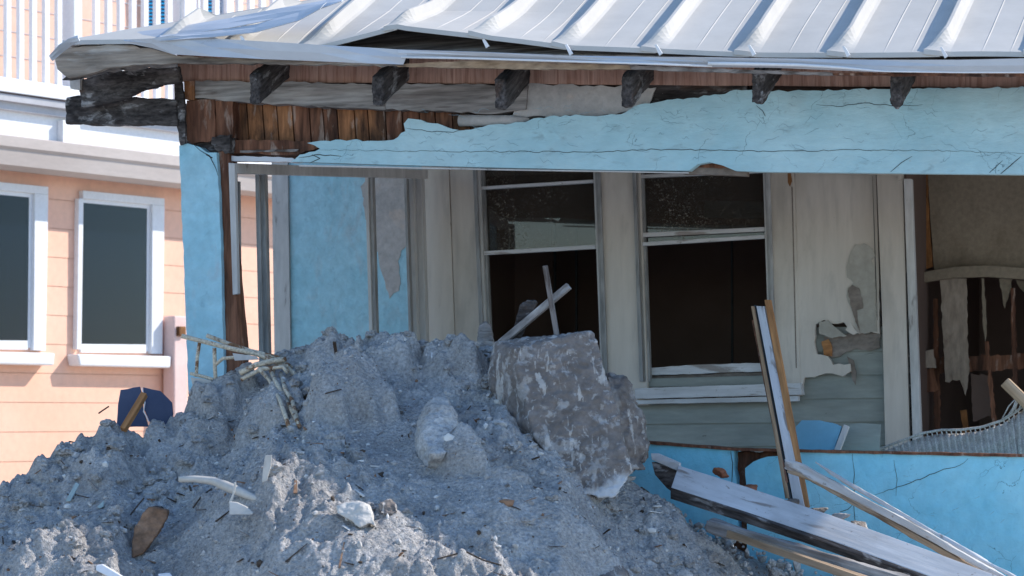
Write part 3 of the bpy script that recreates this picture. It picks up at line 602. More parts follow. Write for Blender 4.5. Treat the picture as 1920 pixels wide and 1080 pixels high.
# windows
def pwin(dx_s):
    w = empty('window', PT * dx_s, None, None); w.parent = P
    sh = PT * dx_s
    def add(pix, off, th, name, m, bevel=.004):
        mb = MB(); mb.ext([pe(x, y, off) + sh for x, y in pix], -PN * th); mb.build(name, m, w, bevel=bevel)
    def sy(x, y): return (x, y)
    add([(156, 357), (309, 372), (309, 386), (156, 372)], .045, .045, 'top_casing', 'white')
    add([(286, 384), (309, 386), (305, 664), (284, 663)], .045, .045, 'side_casing', 'white')
    add([(148, 372), (157, 372), (153, 655), (144, 655)], .045, .045, 'side_casing', 'white')
    add([(156, 372), (286, 384), (286, 392), (156, 380)], .02, .02, 'sash_frame', 'white', .002)
    add([(276, 390), (286, 392), (284, 660), (274, 658)], .02, .02, 'sash_frame', 'white', .002)
    add([(152, 645), (275, 646), (275, 662), (152, 661)], .02, .02, 'sash_frame', 'white', .002)
    add([(154, 376), (278, 388), (276, 648), (152, 646)], .018, .003, 'glass_pane', 'glass2', 0)
    add([(154, 376), (278, 388), (276, 648), (152, 646)], .010, .004, 'dark_room_panel', 'roomshade', 0)  # dark sheet painted as room darkness, set in front of the siding
    add([(146, 664), (322, 668), (320, 690), (150, 686)], .12, .12, 'sill', 'white', .012)
    return w
w0 = pwin(0)
dx = (pe(67, 500, 0) - pe(287, 500, 0)).dot(PT); pwin(dx)
# cornice profile swept along the wall
def prof(pts_, m, name, s0=-430, s1=900, bevel=0):
    a = pe(s0, 500, 0); b = pe(s1, 500, 0); a.z = b.z = 0; mb = MB(); n = len(pts_)
    mb.add([a + PN * o + Z * z for o, z in pts_] + [b + PN * o + Z * z for o, z in pts_], [(i, (i + 1) % n, (i + 1) % n + n, i + n) for i in range(n)] + [tuple(range(n)), tuple(range(2 * n - 1, n - 1, -1))])
    return mb.build(name, m, P, bevel=bevel)
def zz(py, off): return pe(155, py, off).z
zb = zz(335, .0); prof([(0, zb), (.22, zz(333, .22)), (.30, zz(324, .30)), (.32, zz(296, .32)), (.34, zz(290, .34)), (.34, zz(272, .34)), (.0, zz(270, 0))], 'beige', 'cornice')
prof([(-.3, zz(276, 0)), (.05, zz(277, .05)), (.05, zz(224, .05)), (-.3, zz(222, 0))], 'white', 'parapet_band')
prof([(-.3, zz(224, 0)), (.10, zz(224, .1)), (.10, zz(208, .1)), (-.3, zz(206, 0))], 'grey', 'balcony_edge')
prof([(-1.6, zz(208, 0)), (.14, zz(208, .14)), (.14, zz(196, .14)), (-1.6, zz(195, 0))], 'grey', 'balcony_floor')
prof([(-.1, zz(192, 0)), (.16, zz(192, .16)), (.16, zz(166, .16)), (-.1, zz(164, 0))], 'white', 'bottom_rail', bevel=.005)
prof([(-.02, zz(-120, 0)), (.1, zz(-120, .16)), (.1, zz(-135, .16)), (-.02, zz(-135, 0))], 'white', 'top_rail')
for xx in (118, -330, 560):
    pslab([(xx, 225), (xx + 32, 229), (xx + 32, 284), (xx, 280)], .11, .06).build('parapet_post', 'white', P, bevel=.004)
ra = empty('balcony_railing', Vector((0, 0, 0)), None, None); ra.parent = P
x = -60
while x < 560:
    if not (138 < x < 166):
        y0 = 150 + (x) * .12
        pslab([(x, -140), (x + 8.5, -140), (x + 8.5, y0 + 22), (x, y0 + 22)], .06, .035).build('baluster', 'white', ra)
    x += 24.2 - max(0, x) * .006
for xx, w in ((139, 15), (346, 12)):
    pslab([(xx, -220), (xx + w, -220), (xx + w, 178 + .1 * (xx - 139)), (xx, 178 + .1 * (xx - 139))], .10, .13).build('railing_post', 'white', ra, bevel=.004)
# upper wall behind the balcony
mb = MB(); a = pe(-420, 500, 0) - PN * 1.4; b = pe(900, 500, 0) - PN * 1.4; zlo = zz(210, 0)
for k in range(9):
    za = zlo + k * .2
    p0 = Vector((a.x, a.y, za)); p1 = Vector((b.x, b.y, za))
    mb.add([p0 + PN * .004, p1 + PN * .004, p1 + Z * .19, p0 + Z * .19, p0 + Z * .19 - PN * .01, p1 + Z * .19 - PN * .01, p1 + Z * .2 - PN * .01, p0 + Z * .2 - PN * .01], [(0, 1, 2, 3), (3, 2, 5, 4), (4, 5, 6, 7)])
mb.build('upper_wall', 'peachpale', P)
for x0, x1 in ((278, 336), (376, 420)):
    sh = empty('louvred_shutter', pe(x0, 60, -1.3) - PO, None, None); sh.parent = P
    y = -60
    mb = MB()
    while y < 60:
        mb.ext([pe(x0, y, -1.36), pe(x1, y, -1.36), pe(x1, y + 5, -1.33), pe(x0, y + 5, -1.33)], -PN * .02); y += 7
    mb.build('louvre_panel', 'shutter', sh)
    pslab([(x0 - 4, -60), (x0, -60), (x0, 64), (x0 - 4, 64)], -1.3, .05).build('shutter_frame', 'white', sh)
    pslab([(x1, -60), (x1 + 18, -60), (x1 + 18, 64), (x1, 64)], -1.3, .05).build('shutter_frame', 'white', sh)
# wall end + pink post by the peach house
gp = empty('pink_gate_post', pe(338, 900, .1), 'pale pink post with small rusty latch box, between peach house and blue corner post', 'post')
gp.location.z = 0
mb = MB(); mb.ext([pe(x, y, .14) for x, y in ((327, 592), (352, 593), (352, 1100), (327, 1100))], -PN * .12); mb.build('post_shaft', 'pink', gp, bevel=.01)
mb = MB(); mb.ext([pe(x, y, .17) for x, y in ((336, 612), (349, 612), (349, 630), (336, 630))], -PN * .05); mb.build('latch_box', 'rustboard', gp, bevel=.005)

# ------------------------------------------------------------------ sand pile
SKY = np.array([(-700, 1400), (-300, 1080), (0, 902), (80, 860), (160, 806), (215, 776), (260, 806), (330, 800), (380, 766), (440, 724), (480, 692), (515, 652), (600, 632), (680, 634), (760, 628), (860, 628), (935, 632), (1050, 700), (1130, 820), (1200, 890), (1300, 985), (1400, 1060), (1480, 1115), (1700, 1230), (2100, 1420)], float)
RD = np.array([(-700, 10.6), (0, 11.3), (300, 11.55), (520, 11.85), (900, 11.65), (1200, 11.25), (1500, 10.8), (2100, 10.0)], float)
def f1(a, x): return np.interp(x, a[:, 0], a[:, 1])
ledges = [(650, 800, .19, .14), (620, 712, .15, .07), (720, 722, .17, .09), (850, 712, .14, .10), (500, 800, .15, .12), (880, 880, .11, .11), (340, 880, .18, .07), (400, 800, .15, .12), (870, 720, .10, .06), (960, 900, .10, .05), (200, 880, .15, .06)]
lumps = [(955, 850, .12, -.13), (1010, 880, .09, -.08), (480, 1020, .36, .23), (700, 1040, .30, .12), (500, 905, .26, .07), (300, 790, .16, .05), (650, 755, .20, .09), (1130, 1060, .13, .12), (100, 1040, .3, .06), (740, 690, .16, .05), (470, 760, .15, .07), (1000, 960, .3, .05), (50, 1100, .25, .15), (1250, 990, .2, .05)]
def surf0(X, Y):
    px = 960 + F * X / Y; Yr = f1(RD, px); zr = CAMZ + (780 - f1(SKY, px)) / F * Yr
    t = Yr - Y
    z = np.where(t > 0, zr - .47 * np.maximum(t, 0) - .03 * np.sin(np.maximum(t, 0) * 4.2), zr + .55 * np.minimum(t, 0))
    return z
def solve0(px, py):
    for Y in np.arange(12.0, 7.0, -.02):
        p = ray(px, py); k = Y / p.y; X = p.x * k; z = CAMZ + p.z * k
        if surf0(np.array(X), np.array(Y)) >= z and Y < f1(RD, px): best = (X, Y)
    # first hit from the camera side
    for Y in np.arange(7.0, 12.6, .01):
        p = ray(px, py); k = Y / p.y; X = p.x * k; z = CAMZ + p.z * k
        if surf0(np.array(X), np.array(Y)) >= z: return X, Y
    return p.x * 11.8 / p.y, 11.8
LC = [(*solve0(a, b), r, h) for a, b, r, h in lumps]
nx, ny = 760, 640
gx = np.linspace(-3.6, 2.4, nx); gy = np.linspace(7.6, 12.25, ny)
GX, GY = np.meshgrid(gx, gy); GZ = surf0(GX, GY)
for (cx, cy, r, h) in LC:
    d2 = ((GX - cx) ** 2 + (GY - cy) ** 2) / (r * r); GZ = GZ + h * np.exp(-d2 * 1.2)
for a_, b2, r_, h_ in ledges:
    cx, cy = solve0(a_, b2); cy += r_
    ang = .5 * np.sin(GX * 9 + a_) * .3
    d = np.sqrt(((GX - cx) / r_) ** 2 + ((GY - cy) / (r_ * .9)) ** 2) + .22 * np.sin(GX * 21 + a_) * np.cos(GY * 17 + b2) + .10 * np.sin(GX * 47 + GY * 30)
    k = np.clip((1.15 - d) / .36, 0, 1); k = k * k * (3 - 2 * k); GZ = GZ + h_ * k * np.clip(1.3 - .5 * d, .5, 1.3)
NZ = np.zeros(nx * ny); i = 0
fr_ = noise.fractal; nn_ = noise.noise; vor = noise.voronoi
X_ = GX.ravel(); Y_ = GY.ravel()
for i in range(nx * ny):
    x = X_[i]; y = Y_[i]; p = Vector((x, y, 0))
    big = fr_(p * 1.9, .8, 2, 3)
    act = .10 + 1.0 * min(1, max(0, .45 + 2.0 * nn_(p * 1.7 + Vector((7, 3, 1)))))
    rid = 1 - abs(fr_(p * 5 + Vector((3, 9, 2)), .9, 2.1, 3)) * 2
    med = fr_(p * 14, .8, 2.1, 3)
    fine = fr_(p * 55, .6, 2.1, 2)
    d, _ = vor(p * 17 + Vector((med * .5, big * .5, 0))); cl = max(0, .45 - d[0]) 
    NZ[i] = .038 * big + act * (.036 * rid + .034 * med + .048 * cl) + .008 * fine
GZ = GZ + NZ.reshape(ny, nx) - .045
GZ = np.maximum(GZ, -.05)
me = bpy.data.meshes.new('sand_pile')
vs = np.stack([GX.ravel(), GY.ravel(), GZ.ravel()], 1)
idx = np.arange(nx * ny).reshape(ny, nx); fq = np.stack([idx[:-1, :-1], idx[:-1, 1:], idx[1:, 1:], idx[1:, :-1]], -1).reshape(-1, 4)
me.vertices.add(len(vs)); me.vertices.foreach_set('co', vs.ravel()); me.loops.add(len(fq) * 4); me.polygons.add(len(fq))
me.loops.foreach_set('vertex_index', fq.ravel()); me.polygons.foreach_set('loop_start', np.arange(len(fq)) * 4); me.update(calc_edges=True)
me.polygons.foreach_set('use_smooth', np.ones(len(fq), bool))
me.materials.append(M['sand']); sp = bpy.data.objects.new('sand_pile', me); C.objects.link(sp)
lab(sp, 'big heap of lumpy grey sand and crushed shell filling the front of the porch', 'sand pile')
def hgt(x, y):
    fx = (x - gx[0]) / (gx[1] - gx[0]); fy = (y - gy[0]) / (gy[1] - gy[0]); ix = int(min(max(fx, 0), nx - 2)); iy = int(min(max(fy, 0), ny - 2)); a = fx - ix; b = fy - iy
    return GZ[iy, ix] * (1 - a) * (1 - b) + GZ[iy, ix + 1] * a * (1 - b) + GZ[iy + 1, ix] * (1 - a) * b + GZ[iy + 1, ix + 1] * a * b
def on(px, py):
    d = ray(px, py)
    for Y in np.arange(7.7, 12.2, .008):
        k = Y / d.y
        if hgt(d.x * k, Y) >= CAMZ + d.z * k: return CAM + d * k
    return CAM + d * (11.8 / d.y)
# grit
ico = bmesh.new(); bmesh.ops.create_icosphere(ico, subdivisions=1, radius=1); iv = np.array([v.co[:] for v in ico.verts]); if_ = np.array([[v.index for v in f.verts] for f in ico.faces]); ico.free()
V_ = []; F_ = []; b = 0; rg = np.random.RandomState(4); cnt = 0
while cnt < 9000:
    px = rg.uniform(-60, 1500); Y = rg.uniform(8.8, 12.0); X = (px - 960) / F * Y
    if X < gx[0] + .1 or X > gx[-1] - .1: continue
    z = hgt(X, Y); 
    if z < .05: continue
    s = min(.017, .0028 * (rg.pareto(2.2) + 1)); v = iv * (s * rg.uniform(.6, 1.2, (12, 1))) * rg.uniform(.5, 1.3, 3) * (np.array([rg.uniform(.8, 2.4), 1, 1]) if rg.rand() < .3 else 1)
    v = v + np.array([X, Y, z + s * .15]); V_.append(v); F_.append(if_ + b); b += 12; cnt += 1
V_ = np.concatenate(V_); F_ = np.concatenate(F_)
me = bpy.data.meshes.new('shell_grit'); me.from_pydata(V_.tolist(), [], F_.tolist())
for m_ in ('grit', 'twig', 'shellbit', 'brownwood'): me.materials.append(M[m_])
mi_ = np.repeat(rg.choice([0, 1, 2, 3], cnt, p=[.76, .09, .12, .03]), 20); me.polygons.foreach_set('material_index', mi_)
go = bpy.data.objects.new('shell_grit', me); C.objects.link(go); lab(go, 'loose shell and stone grit strewn over the sand pile', 'grit', kind='stuff')

mb = MB(); rr = random.Random(11); k = 0
while k < 420:
    px = rr.uniform(-40, 1480); Y = rr.uniform(9.0, 11.9); X = (px - 960) / F * Y; z = hgt(X, Y)
    if z < .1: continue
    k += 1; L_ = rr.uniform(.010, .045) * (2.2 if rr.random() < .08 else 1); a = rr.uniform(0, math.pi); ti = rr.uniform(-.5, .7)
    d = Vector((math.cos(a) * math.cos(ti), math.sin(a) * math.cos(ti), math.sin(ti))) * L_; c = Vector((X, Y, z + .004))
    mb.bar(c - d, c + d, rr.uniform(.004, .016), rr.uniform(.002, .007), mi=rr.choice([0, 0, 0, 1, 2, 2, 3]), taper=rr.uniform(.2, 1))
mb.build('debris_chips', ['twig', 'brownwood', 'greywood', 'shellbit'], None, label='splinters, twigs and chips scattered through the sand pile', kind='stuff')
# cauliflower crumbs: larger caked lumps, mostly along the crest and steps
ico = bmesh.new(); bmesh.ops.create_icosphere(ico, subdivisions=3, radius=1); jv = [v.co.copy() for v in ico.verts]; jf = [tuple(v.index for v in f.verts) for f in ico.faces]; ico.free()
mb = MB()
for k in range(230):
    px = rr.uniform(0, 1450); Yr = float(f1(RD, px)); Y = Yr - abs(rr.gauss(0, .35 if k % 2 else .9)); X = (px - 960) / F * Y
    if Y < 9.2: continue
    s_ = rr.uniform(.012, .034); q = Vector((rr.random() * 40, k, 3)); z = hgt(X, Y)
    sq = Vector((rr.uniform(.8, 1.4), rr.uniform(.8, 1.3), rr.uniform(.6, 1)))
    mb.add([Vector((X, Y, z + s_ * .1)) + Vector((v.x * sq.x, v.y * sq.y, v.z * sq.z)) * s_ * (1 + .5 * fr_(v * 1.3 + q, .7, 2, 3)) for v in jv], jf)
mb.build('caked_crumbs', 'sand', None, label='crumbly caked lumps of sand covering the pile', kind='stuff')
# ------------------------------------------------------------------ rocks
def hull(pts, name, m, label, cat, rough, group=None, parent=None):
    bm = bmesh.new()
    for p in pts: bm.verts.new(p)
    r = bmesh.ops.convex_hull(bm, input=bm.verts)
    bmesh.ops.delete(bm, geom=[e for e in r['geom_interior'] if isinstance(e, bmesh.types.BMVert)], context='VERTS')
    bm.verts.ensure_lookup_table(); bm.verts.index_update()
    mb = MB(); mb.add([v.co.copy() for v in bm.verts], [[v.index for v in f.verts] for f in bm.faces]); bm.free()
    return mb.build(name, m, parent, rough=rough, label=label, cat=cat, group=group)
# the big slab of concrete: front face, side face going back at the left
base = on(1080, 912); yb = base.y
def bp(px, py, dy): return at(px, py, yb + dy)
fy = lambda y: (912 - y) / 290 * .26 + .02
pts = [bp(x, y, fy(y)) for x, y in ((962, 652), (1010, 646), (1060, 632), (1112, 620), (1150, 740), (1186, 884), (1150, 935), (1060, 925), (1050, 900), (1003, 820), (978, 720))]
pts += [bp(926, 640, .55), bp(915, 672, .50), bp(914, 722, .46), bp(950, 800, .36), bp(1100, 632, .75), bp(1165, 860, .55), bp(1040, 895, .26), bp(930, 650, .75)]
hull(pts, 'concrete_block', 'blockconcrete', 'large mottled broken block of concrete leaning on top of the sand pile', 'concrete block', (.008, ((4, .007), (14, .008), (45, .006))))
yb2 = yb + .5
pts = [bp(1140, 700, .55), bp(1165, 700, .6), bp(1195, 760, .55), bp(1218, 830, .5), bp(1210, 880, .45), bp(1150, 870, .4), bp(1130, 780, .45), bp(1140, 700, .9), bp(1210, 830, .85), bp(1150, 890, .8)]
hull(pts, 'concrete_rubble', 'concrete', 'smaller brown grey rubble chunk tucked behind the right side of the big block', 'rubble', (.011, ((5, .03), (18, .014), (50, .008))))
def clod(poly, dep, name, m, label, front=.10, py=None, rough=(.010, ((4, .018), (14, .010), (45, .007)))):
    cx = sum(p[0] for p in poly) / len(poly); bot = max(poly, key=lambda p: p[1]); b0 = on(cx, bot[1] - 6); Y0 = b0.y
    pts = []
    for (x, y) in poly:
        k = (bot[1] - y) / max(1, bot[1] - min(p[1] for p in poly)); pts.append(at(x, y, Y0 + .07 + k * dep)); pts.append(at(x, y + 14, Y0 + .07 + k * dep + .3))
    for (x, y) in poly:
        k = (bot[1] - y) / max(1, bot[1] - min(p[1] for p in poly)); pts.append(at(cx + (x - cx) * .6, (y + sum(p[1] for p in poly) / len(poly)) / 2, Y0 - front + k * dep))
    return hull(pts, name, m, label, 'lump of sand' if 'clod' in name else 'rock', rough)
clod([(800, 752), (815, 742), (840, 748), (856, 780), (862, 830), (858, 872), (830, 892), (795, 888), (782, 850), (784, 800)], .32, 'sand_clod', 'clod', 'tall pale upright lump of packed sand left of the concrete block', .06)
clod([(1098, 1050), (1120, 1036), (1150, 1042), (1175, 1075), (1185, 1130), (1090, 1130)], .2, 'sunlit_rock', 'concrete', 'sunlit pale rock poking up at the bottom edge, right of centre', .04)
# pale break patch on the tall clod
# concrete stub
b0 = on(905, 640); Y0 = b0.y + .05
hull([at(x, y, Y0 + d) for x, y in ((898, 612), (912, 604), (920, 612), (932, 665), (895, 668)) for d in (0, .06)], 'broken_stake', 'greywood', 'short broken stake with pale end sticking up left of the concrete block', 'stake', (.006, ((20, .006), (60, .003))))

# ------------------------------------------------------------------ debris
def one(mb, name, m, label, cat, **k): return mb.build(name, m, None, label=label, cat=cat, **k)
yt_ = yb + .42
mb = MB(); mb.bar(at(1022, 498, yt_), at(1046, 640, yt_ + .02), .02, .02, up=N); one(mb, 'thin_batten', 'greywood', 'thin upright grey batten standing behind the block, in front of the left window', 'batten', bevel=.002, frame=at(1046, 640, yt_) - at(1022, 498, yt_))
mb = MB(); mb.bar(at(1067, 536, yt_ + .05), at(938, 644, yt_ + .12), .03, .032, up=N); one(mb, 'slanting_batten', 'greywood', 'grey batten slanting across the thin upright one, behind the block', 'batten', bevel=.003, frame=at(938, 644, yt_) - at(1067, 536, yt_))
mb = MB(); mb.ext([at(x, y, yt_ + .14) for x, y in ((975, 572), (990, 561), (1008, 564), (1004, 576), (975, 640), (958, 640))], Vector((0, .06, 0))); one(mb, 'charred_plank_end', 'char', 'dark charred plank end beneath the slanting batten', 'plank', rough=(.006, ((15, .005), (60, .003))))
# leaning sash boards
ls = empty('broken_window_frame', fr(1492, 952, .42), 'tall broken length of white and orange window frame leaning against the low wall', 'window frame')
def lean(xa, ya, xb, yb_, w, m, name, oa=-.25, ob=.42, th=.03, dz=0, xm=None):
    n = 10; L_ = []; R_ = []
    for i in range(n + 1):
        t = i / n; x = xa + (xb - xa) * t; y = ya + (yb_ - ya) * t; o = oa + (ob - oa) * t + dz
        L_.append(fr(x, y, o)); R_.append(fr(x + w * (1 + .25 * t), y, o))
    mb = MB(); mb.ext(L_ + R_[::-1], -N * th)
    return mb.build(name, m, ls, bevel=.002, frame=L_[-1] - L_[0])
lean(1408, 574, 1472, 935, 5, 'tanwood', 'edge_strip', dz=.01)
lean(1413, 572, 1478, 938, 5, 'crack', 'shadow_gap', dz=-.02)  # near-black solid strip painted as the shadow between the boards
lean(1418, 574, 1489, 950, 15, 'trimx', 'painted_board', dz=.0)
lean(1433, 562, 1503, 952, 11, 'orangewood', 'raw_wood_board', dz=-.012)
lean(1409, 600, 1468, 905, 6, 'redwood', 'back_strip', dz=-.05)
# fallen white box beam
fb = empty('fallen_box_beam', on(1440, 1010), 'long white box beam with broken dark hollow end, fallen beside the low blue wall', 'beam')
g0, g1 = .50, 1.35
def beamface(pix, o_top, o_bot): return None
ob_ = lambda x: .46 + .00100 * (x - 1272)
tU = [(x, y, ob_(x)) for x, y in ((1272, 872), (1400, 912), (1560, 966), (1760, 1038), (1960, 1112))]
tL = [(x, y, ob_(x) + .13) for x, y in ((1258, 914), (1400, 960), (1560, 1014), (1730, 1076), (1960, 1164))]
bL = [(x, y + 21, o) for x, y, o in tL]
a = [fr(*p) for p in tU]; b_ = [fr(*p) for p in tL]; c_ = [fr(*p) for p in bL]; d_ = [x + (z - y) for x, y, z in zip(a, b_, c_)]
mb = MB(); n = 5
for A4, nm, mm in (((b_, c_), 'beam_side_shade', 'char'),):
    q = MB(); q.ext(A4[0] + A4[1][::-1], N * .006); q.build(nm, mm, fb, frame=b_[-1] - b_[0])  # black facing paints the shade inside the open channel
mb.add(a + b_ + c_ + d_, [(q * n + i, q * n + i + 1, ((q + 1) % 4) * n + i + 1, ((q + 1) % 4) * n + i) for q in range(4) for i in range(n - 1)] + [(0, n, 2 * n, 3 * n), (n - 1, 2 * n - 1, 3 * n - 1, 4 * n - 1)])
mb.build('beam_face', 'trimx', fb, bevel=.004, frame=b_[-1] - b_[0])
mb = MB(); mb.ext([fr(1220, 850, .42), fr(1232, 850, .42), fr(1274, 868, .46), fr(1273, 884, .46), fr(1222, 862, .43)], -N * .03); mb.build('torn_end_lip', 'trimx', fb, bevel=.002)
mb = MB(); mb.ext([fr(x, y, .43) for x, y in ((1222, 866), (1272, 884), (1264, 925), (1250, 915), (1228, 890))], -N * .06); mb.build('hollow_end', 'char', fb)  # solid dark plate painted as the shade inside the hollow
mb = MB(); mb.bar(fr(1330, 985, .72), fr(1700, 1092, 1.1), .05, .05); one(mb, 'weathered_plank', 'greywood', 'thin weathered brown plank lying in the gap below the white beam', 'plank', frame=fr(1700, 1092, 1.1) - fr(1330, 985, .72), rough=(.008, ((10, .008), (50, .004)), (.2, 1, 1)))
mb = MB(); mb.bar(fr(1370, 1000, .78), fr(1650, 1098, 1.15), .05, .03); one(mb, 'split_brown_lath', 'tanwood', 'split brown lath under the weathered plank', 'lath', frame=fr(1650, 1098, 1.15) - fr(1370, 1000, .78))
# splintered pole
po = empty('splintered_rail', fr(1480, 880, .5), 'long splintered pale wooden rail slanting down to the lower right corner', 'rail')
def poly_bar(pa, w, m, name, th=.03):
    n = len(pa); U_ = [fr(x, y, o) for x, y, o in pa]; D_ = [fr(x - 2, y + w_, o) for (x, y, o), w_ in zip(pa, w)]
    mb = MB(); mb.ext(U_ + D_[::-1], -N * th); return mb.build(name, m, po, frame=U_[-1] - U_[0], rough=(.005, ((45, .004), (110, .003)), (.06, 1, 1)))
poly_bar([(1472, 862, .5), (1500, 868, .52), (1600, 922, .62), (1700, 975, .74), (1800, 1032, .86), (1960, 1122, 1.05)], [18, 20, 15, 14, 14, 14], 'trimx', 'rail_upper')
poly_bar([(1476, 878, .5), (1520, 892, .54), (1600, 936, .62), (1700, 989, .73), (1800, 1047, .85), (1960, 1138, 1.04)], [8, 10, 11, 12, 13, 14], 'tanwood', 'rail_lower', .025)
poly_bar([(1530, 866, .56), (1580, 896, .6), (1640, 930, .68), (1740, 988, .8), (1960, 1112, 1.08)], [2, 9, 8, 7, 6], 'trimx', 'splinter', .012)
# shards and rubble along the wall
mb = MB(); mb.ext([fr(x, y, -.14) for x, y in jag([(1490, 845), (1492, 800), (1503, 788), (1535, 788), (1560, 793), (1578, 800), (1562, 848)], 1, 9)], -N * .02); one(mb, 'blue_plaster_shard', 'blueshard', 'flat blue plaster shard standing behind the low wall, right of the leaning frame', 'plaster shard', bevel=.002)
mb = MB(); mb.bar(fr(1588, 798, -.15), fr(1568, 850, -.13), .025, .03, up=N); one(mb, 'plaster_edge_strip', 'trim', 'short pale batten leaning on the edge of the flat blue plaster shard', 'batten', bevel=.002)
mb = MB(); mb.ext([fr(x, y, -.25) for x, y in ((1582, 800), (1610, 793), (1650, 796), (1648, 850), (1575, 850))], -N * .02); one(mb, 'grey_siding_offcut', 'clap', 'grey siding offcut behind the low wall, beside the door casing', 'board')
def chunk(px, py, sx, sy, m, label, off=None, name='brick_chunk', cat='brick piece'):
    p = fr(px, py, off) if off is not None else on(px, py); rr = random.Random(px)
    k = (p - CAM).length / F
    pts = [p + Vector((rr.uniform(-1, 1) * sx * k / 2, rr.uniform(-1, 1) * sx * k / 2, rr.uniform(-1, 1) * sy * k / 2)) for _ in range(14)]
    return hull(pts, name, m, label, cat, (.004, ((25, .004), (80, .002))))
chunk(1350, 885, 34, 24, 'brick', 'small red brown brick chunk above the upper end of the white beam', .25)
chunk(1410, 916, 30, 22, 'brick', 'dark red brick chunk beside the leaning frame foot', .32)
for k, (x, y, s1, s2, m, lb) in enumerate(((1540, 962, 40, 24, 'concrete', 'grey rubble lump right of the leaning frame foot'), (1580, 972, 46, 22, 'render_grey', 'flat pale rubble lump against the blue wall, above the beam'), (1612, 986, 36, 24, 'concrete', 'last grey rubble lump along the blue wall'), (1480, 945, 36, 24, 'concrete', 'grey rubble lump at the left foot of the leaning frame'))):
    chunk(x, y, s1, s2, m, lb, .45, 'rubble_lump', 'rubble')
# loose rubble fills the space between pile and low wall
V_ = []; F_ = []; b = 0
for k in range(1500):
    x = rg.uniform(1180, 1950); off = rg.uniform(.06, 1.1)
    zz_ = .98 - (x - 1180) / 770 * .35
    p = fr(x, 1000, off); s = .008 * (1 + rg.pareto(2)); s = min(s, .04)
    v = iv * (s * rg.uniform(.6, 1.2, (12, 1))) * rg.uniform(.5, 1.3, 3) + np.array([p.x, p.y, 1.22 - (x - 1180) / 770 * .75 + (.12 - off * .25) + rg.uniform(-.02, .04)])
    V_.append(v); F_.append(if_ + b); b += 12
V_ = np.concatenate(V_); F_ = np.concatenate(F_)
me = bpy.data.meshes.new('loose_rubble'); me.from_pydata(V_.tolist(), [], F_.tolist()); me.materials.append(M['grit'])
go = bpy.data.objects.new('loose_rubble', me); C.objects.link(go); lab(go, 'loose crumbs of rubble heaped along the foot of the low blue wall', 'rubble', kind='stuff')
mb = MB(); n = 24; vs = []
for i in range(n + 1):
    x = 1100 + (2000 - 1100) * i / n
    for j in range(9):
        off = -.0 + 1.6 * j / 8; p = fr(x, 1000, off); z = 1.2 - (x - 1180) / 770 * .75 + (.12 - off * .25) - .01 + .03 * noise.noise(Vector((p.x * 4, p.y * 4, 0)))
        vs.append((p.x, p.y, max(z, .0)))
mb.add(vs, [(i * 9 + j, i * 9 + j + 1, (i + 1) * 9 + j + 1, (i + 1) * 9 + j) for i in range(n) for j in range(8)])
mb.build('rubble_bank', 'sand', None, smooth=True, kind='structure')
# bent chair frame
ch0 = on(470, 700); Yc = ch0.y - .02
cf = empty('bent_chair_frame', at(470, 745, Yc), 'bent rusty cream tubular chair frame half buried at the top left of the pile', 'chair frame')
def tb(pp, r, name='bent_tube', m='tube'):
    mb = MB(); P_ = [at(x, y, Yc + d) for x, y, d in pp]
    Q_ = []
    for i in range(len(P_) - 1):
        for t in (0, .33, .66): Q_.append(P_[i].lerp(P_[i + 1], t))
    Q_.append(P_[-1]); mb.tube(Q_, r, 10); mb.build(name, m, cf, smooth=True)
tb([(341, 630, .05), (400, 645, .03), (440, 655, 0), (482, 664, 0), (540, 690, .02)], .011)
tb([(388, 629, .15), (430, 645, .12), (470, 658, .1), (520, 670, .1), (548, 690, .1)], .010)
tb([(374, 643, .05), (370, 670, .05), (368, 706, .06)], .008, 'side_strut'); tb([(402, 652, .03), (403, 690, .03), (406, 735, .05)], .009, 'side_strut')
tb([(357, 700, .06), (385, 707, .05), (420, 718, .04), (452, 722, .04)], .008, 'cross_tube')
tb([(404, 684, .03), (418, 672, .0), (440, 670, -.02), (470, 668, -.02)], .008)
tb([(450, 700, -.03), (480, 684, -.04), (515, 676, -.03), (535, 674, 0)], .013); tb([(452, 712, -.04), (490, 692, -.05), (540, 686, -.02)], .010)
for leg in ([(484, 690), (505, 712), (525, 750), (542, 802)], [(508, 696), (522, 725), (545, 765), (562, 800)], [(526, 700), (535, 730), (548, 752), (558, 790)]):
    Q_ = [(on(x, y) + (CAM - on(x, y)).normalized() * .035) for x, y in leg]; Q_[0] = at(*leg[0], Yc - .05)
    for q in range(1, len(Q_)): Q_[q] = at(*leg[q], min(Q_[q].y, Q_[q - 1].y - .01))
    mb = MB(); mb.tube(Q_, .0095, 10); mb.build('loose_leg', 'tube', cf, smooth=True)
tb([(540, 690, .0), (556, 705, -.04), (562, 725, -.08)], .010)
tb([(512, 700, -.02), (514, 690, -.06), (530, 688, -.08), (540, 700, -.08)], .008)
mb = MB(); mb.ext([at(x, y, Yc - .03) for x, y in ((436, 662), (480, 668), (486, 674), (440, 676))], Vector((0, .02, 0))); mb.build('seat_bracket', 'trim', cf)
mb = MB(); mb.ext([at(x, y, Yc + .02) for x, y in jag([(357, 707), (395, 713), (404, 728), (402, 748), (375, 752), (362, 726)], 1, 8)], Vector((0, .025, 0))); one(mb, 'white_plaster_shard', 'plastic', 'white curved plaster shard below the left end of the bent chair frame', 'plaster shard', bevel=.002)
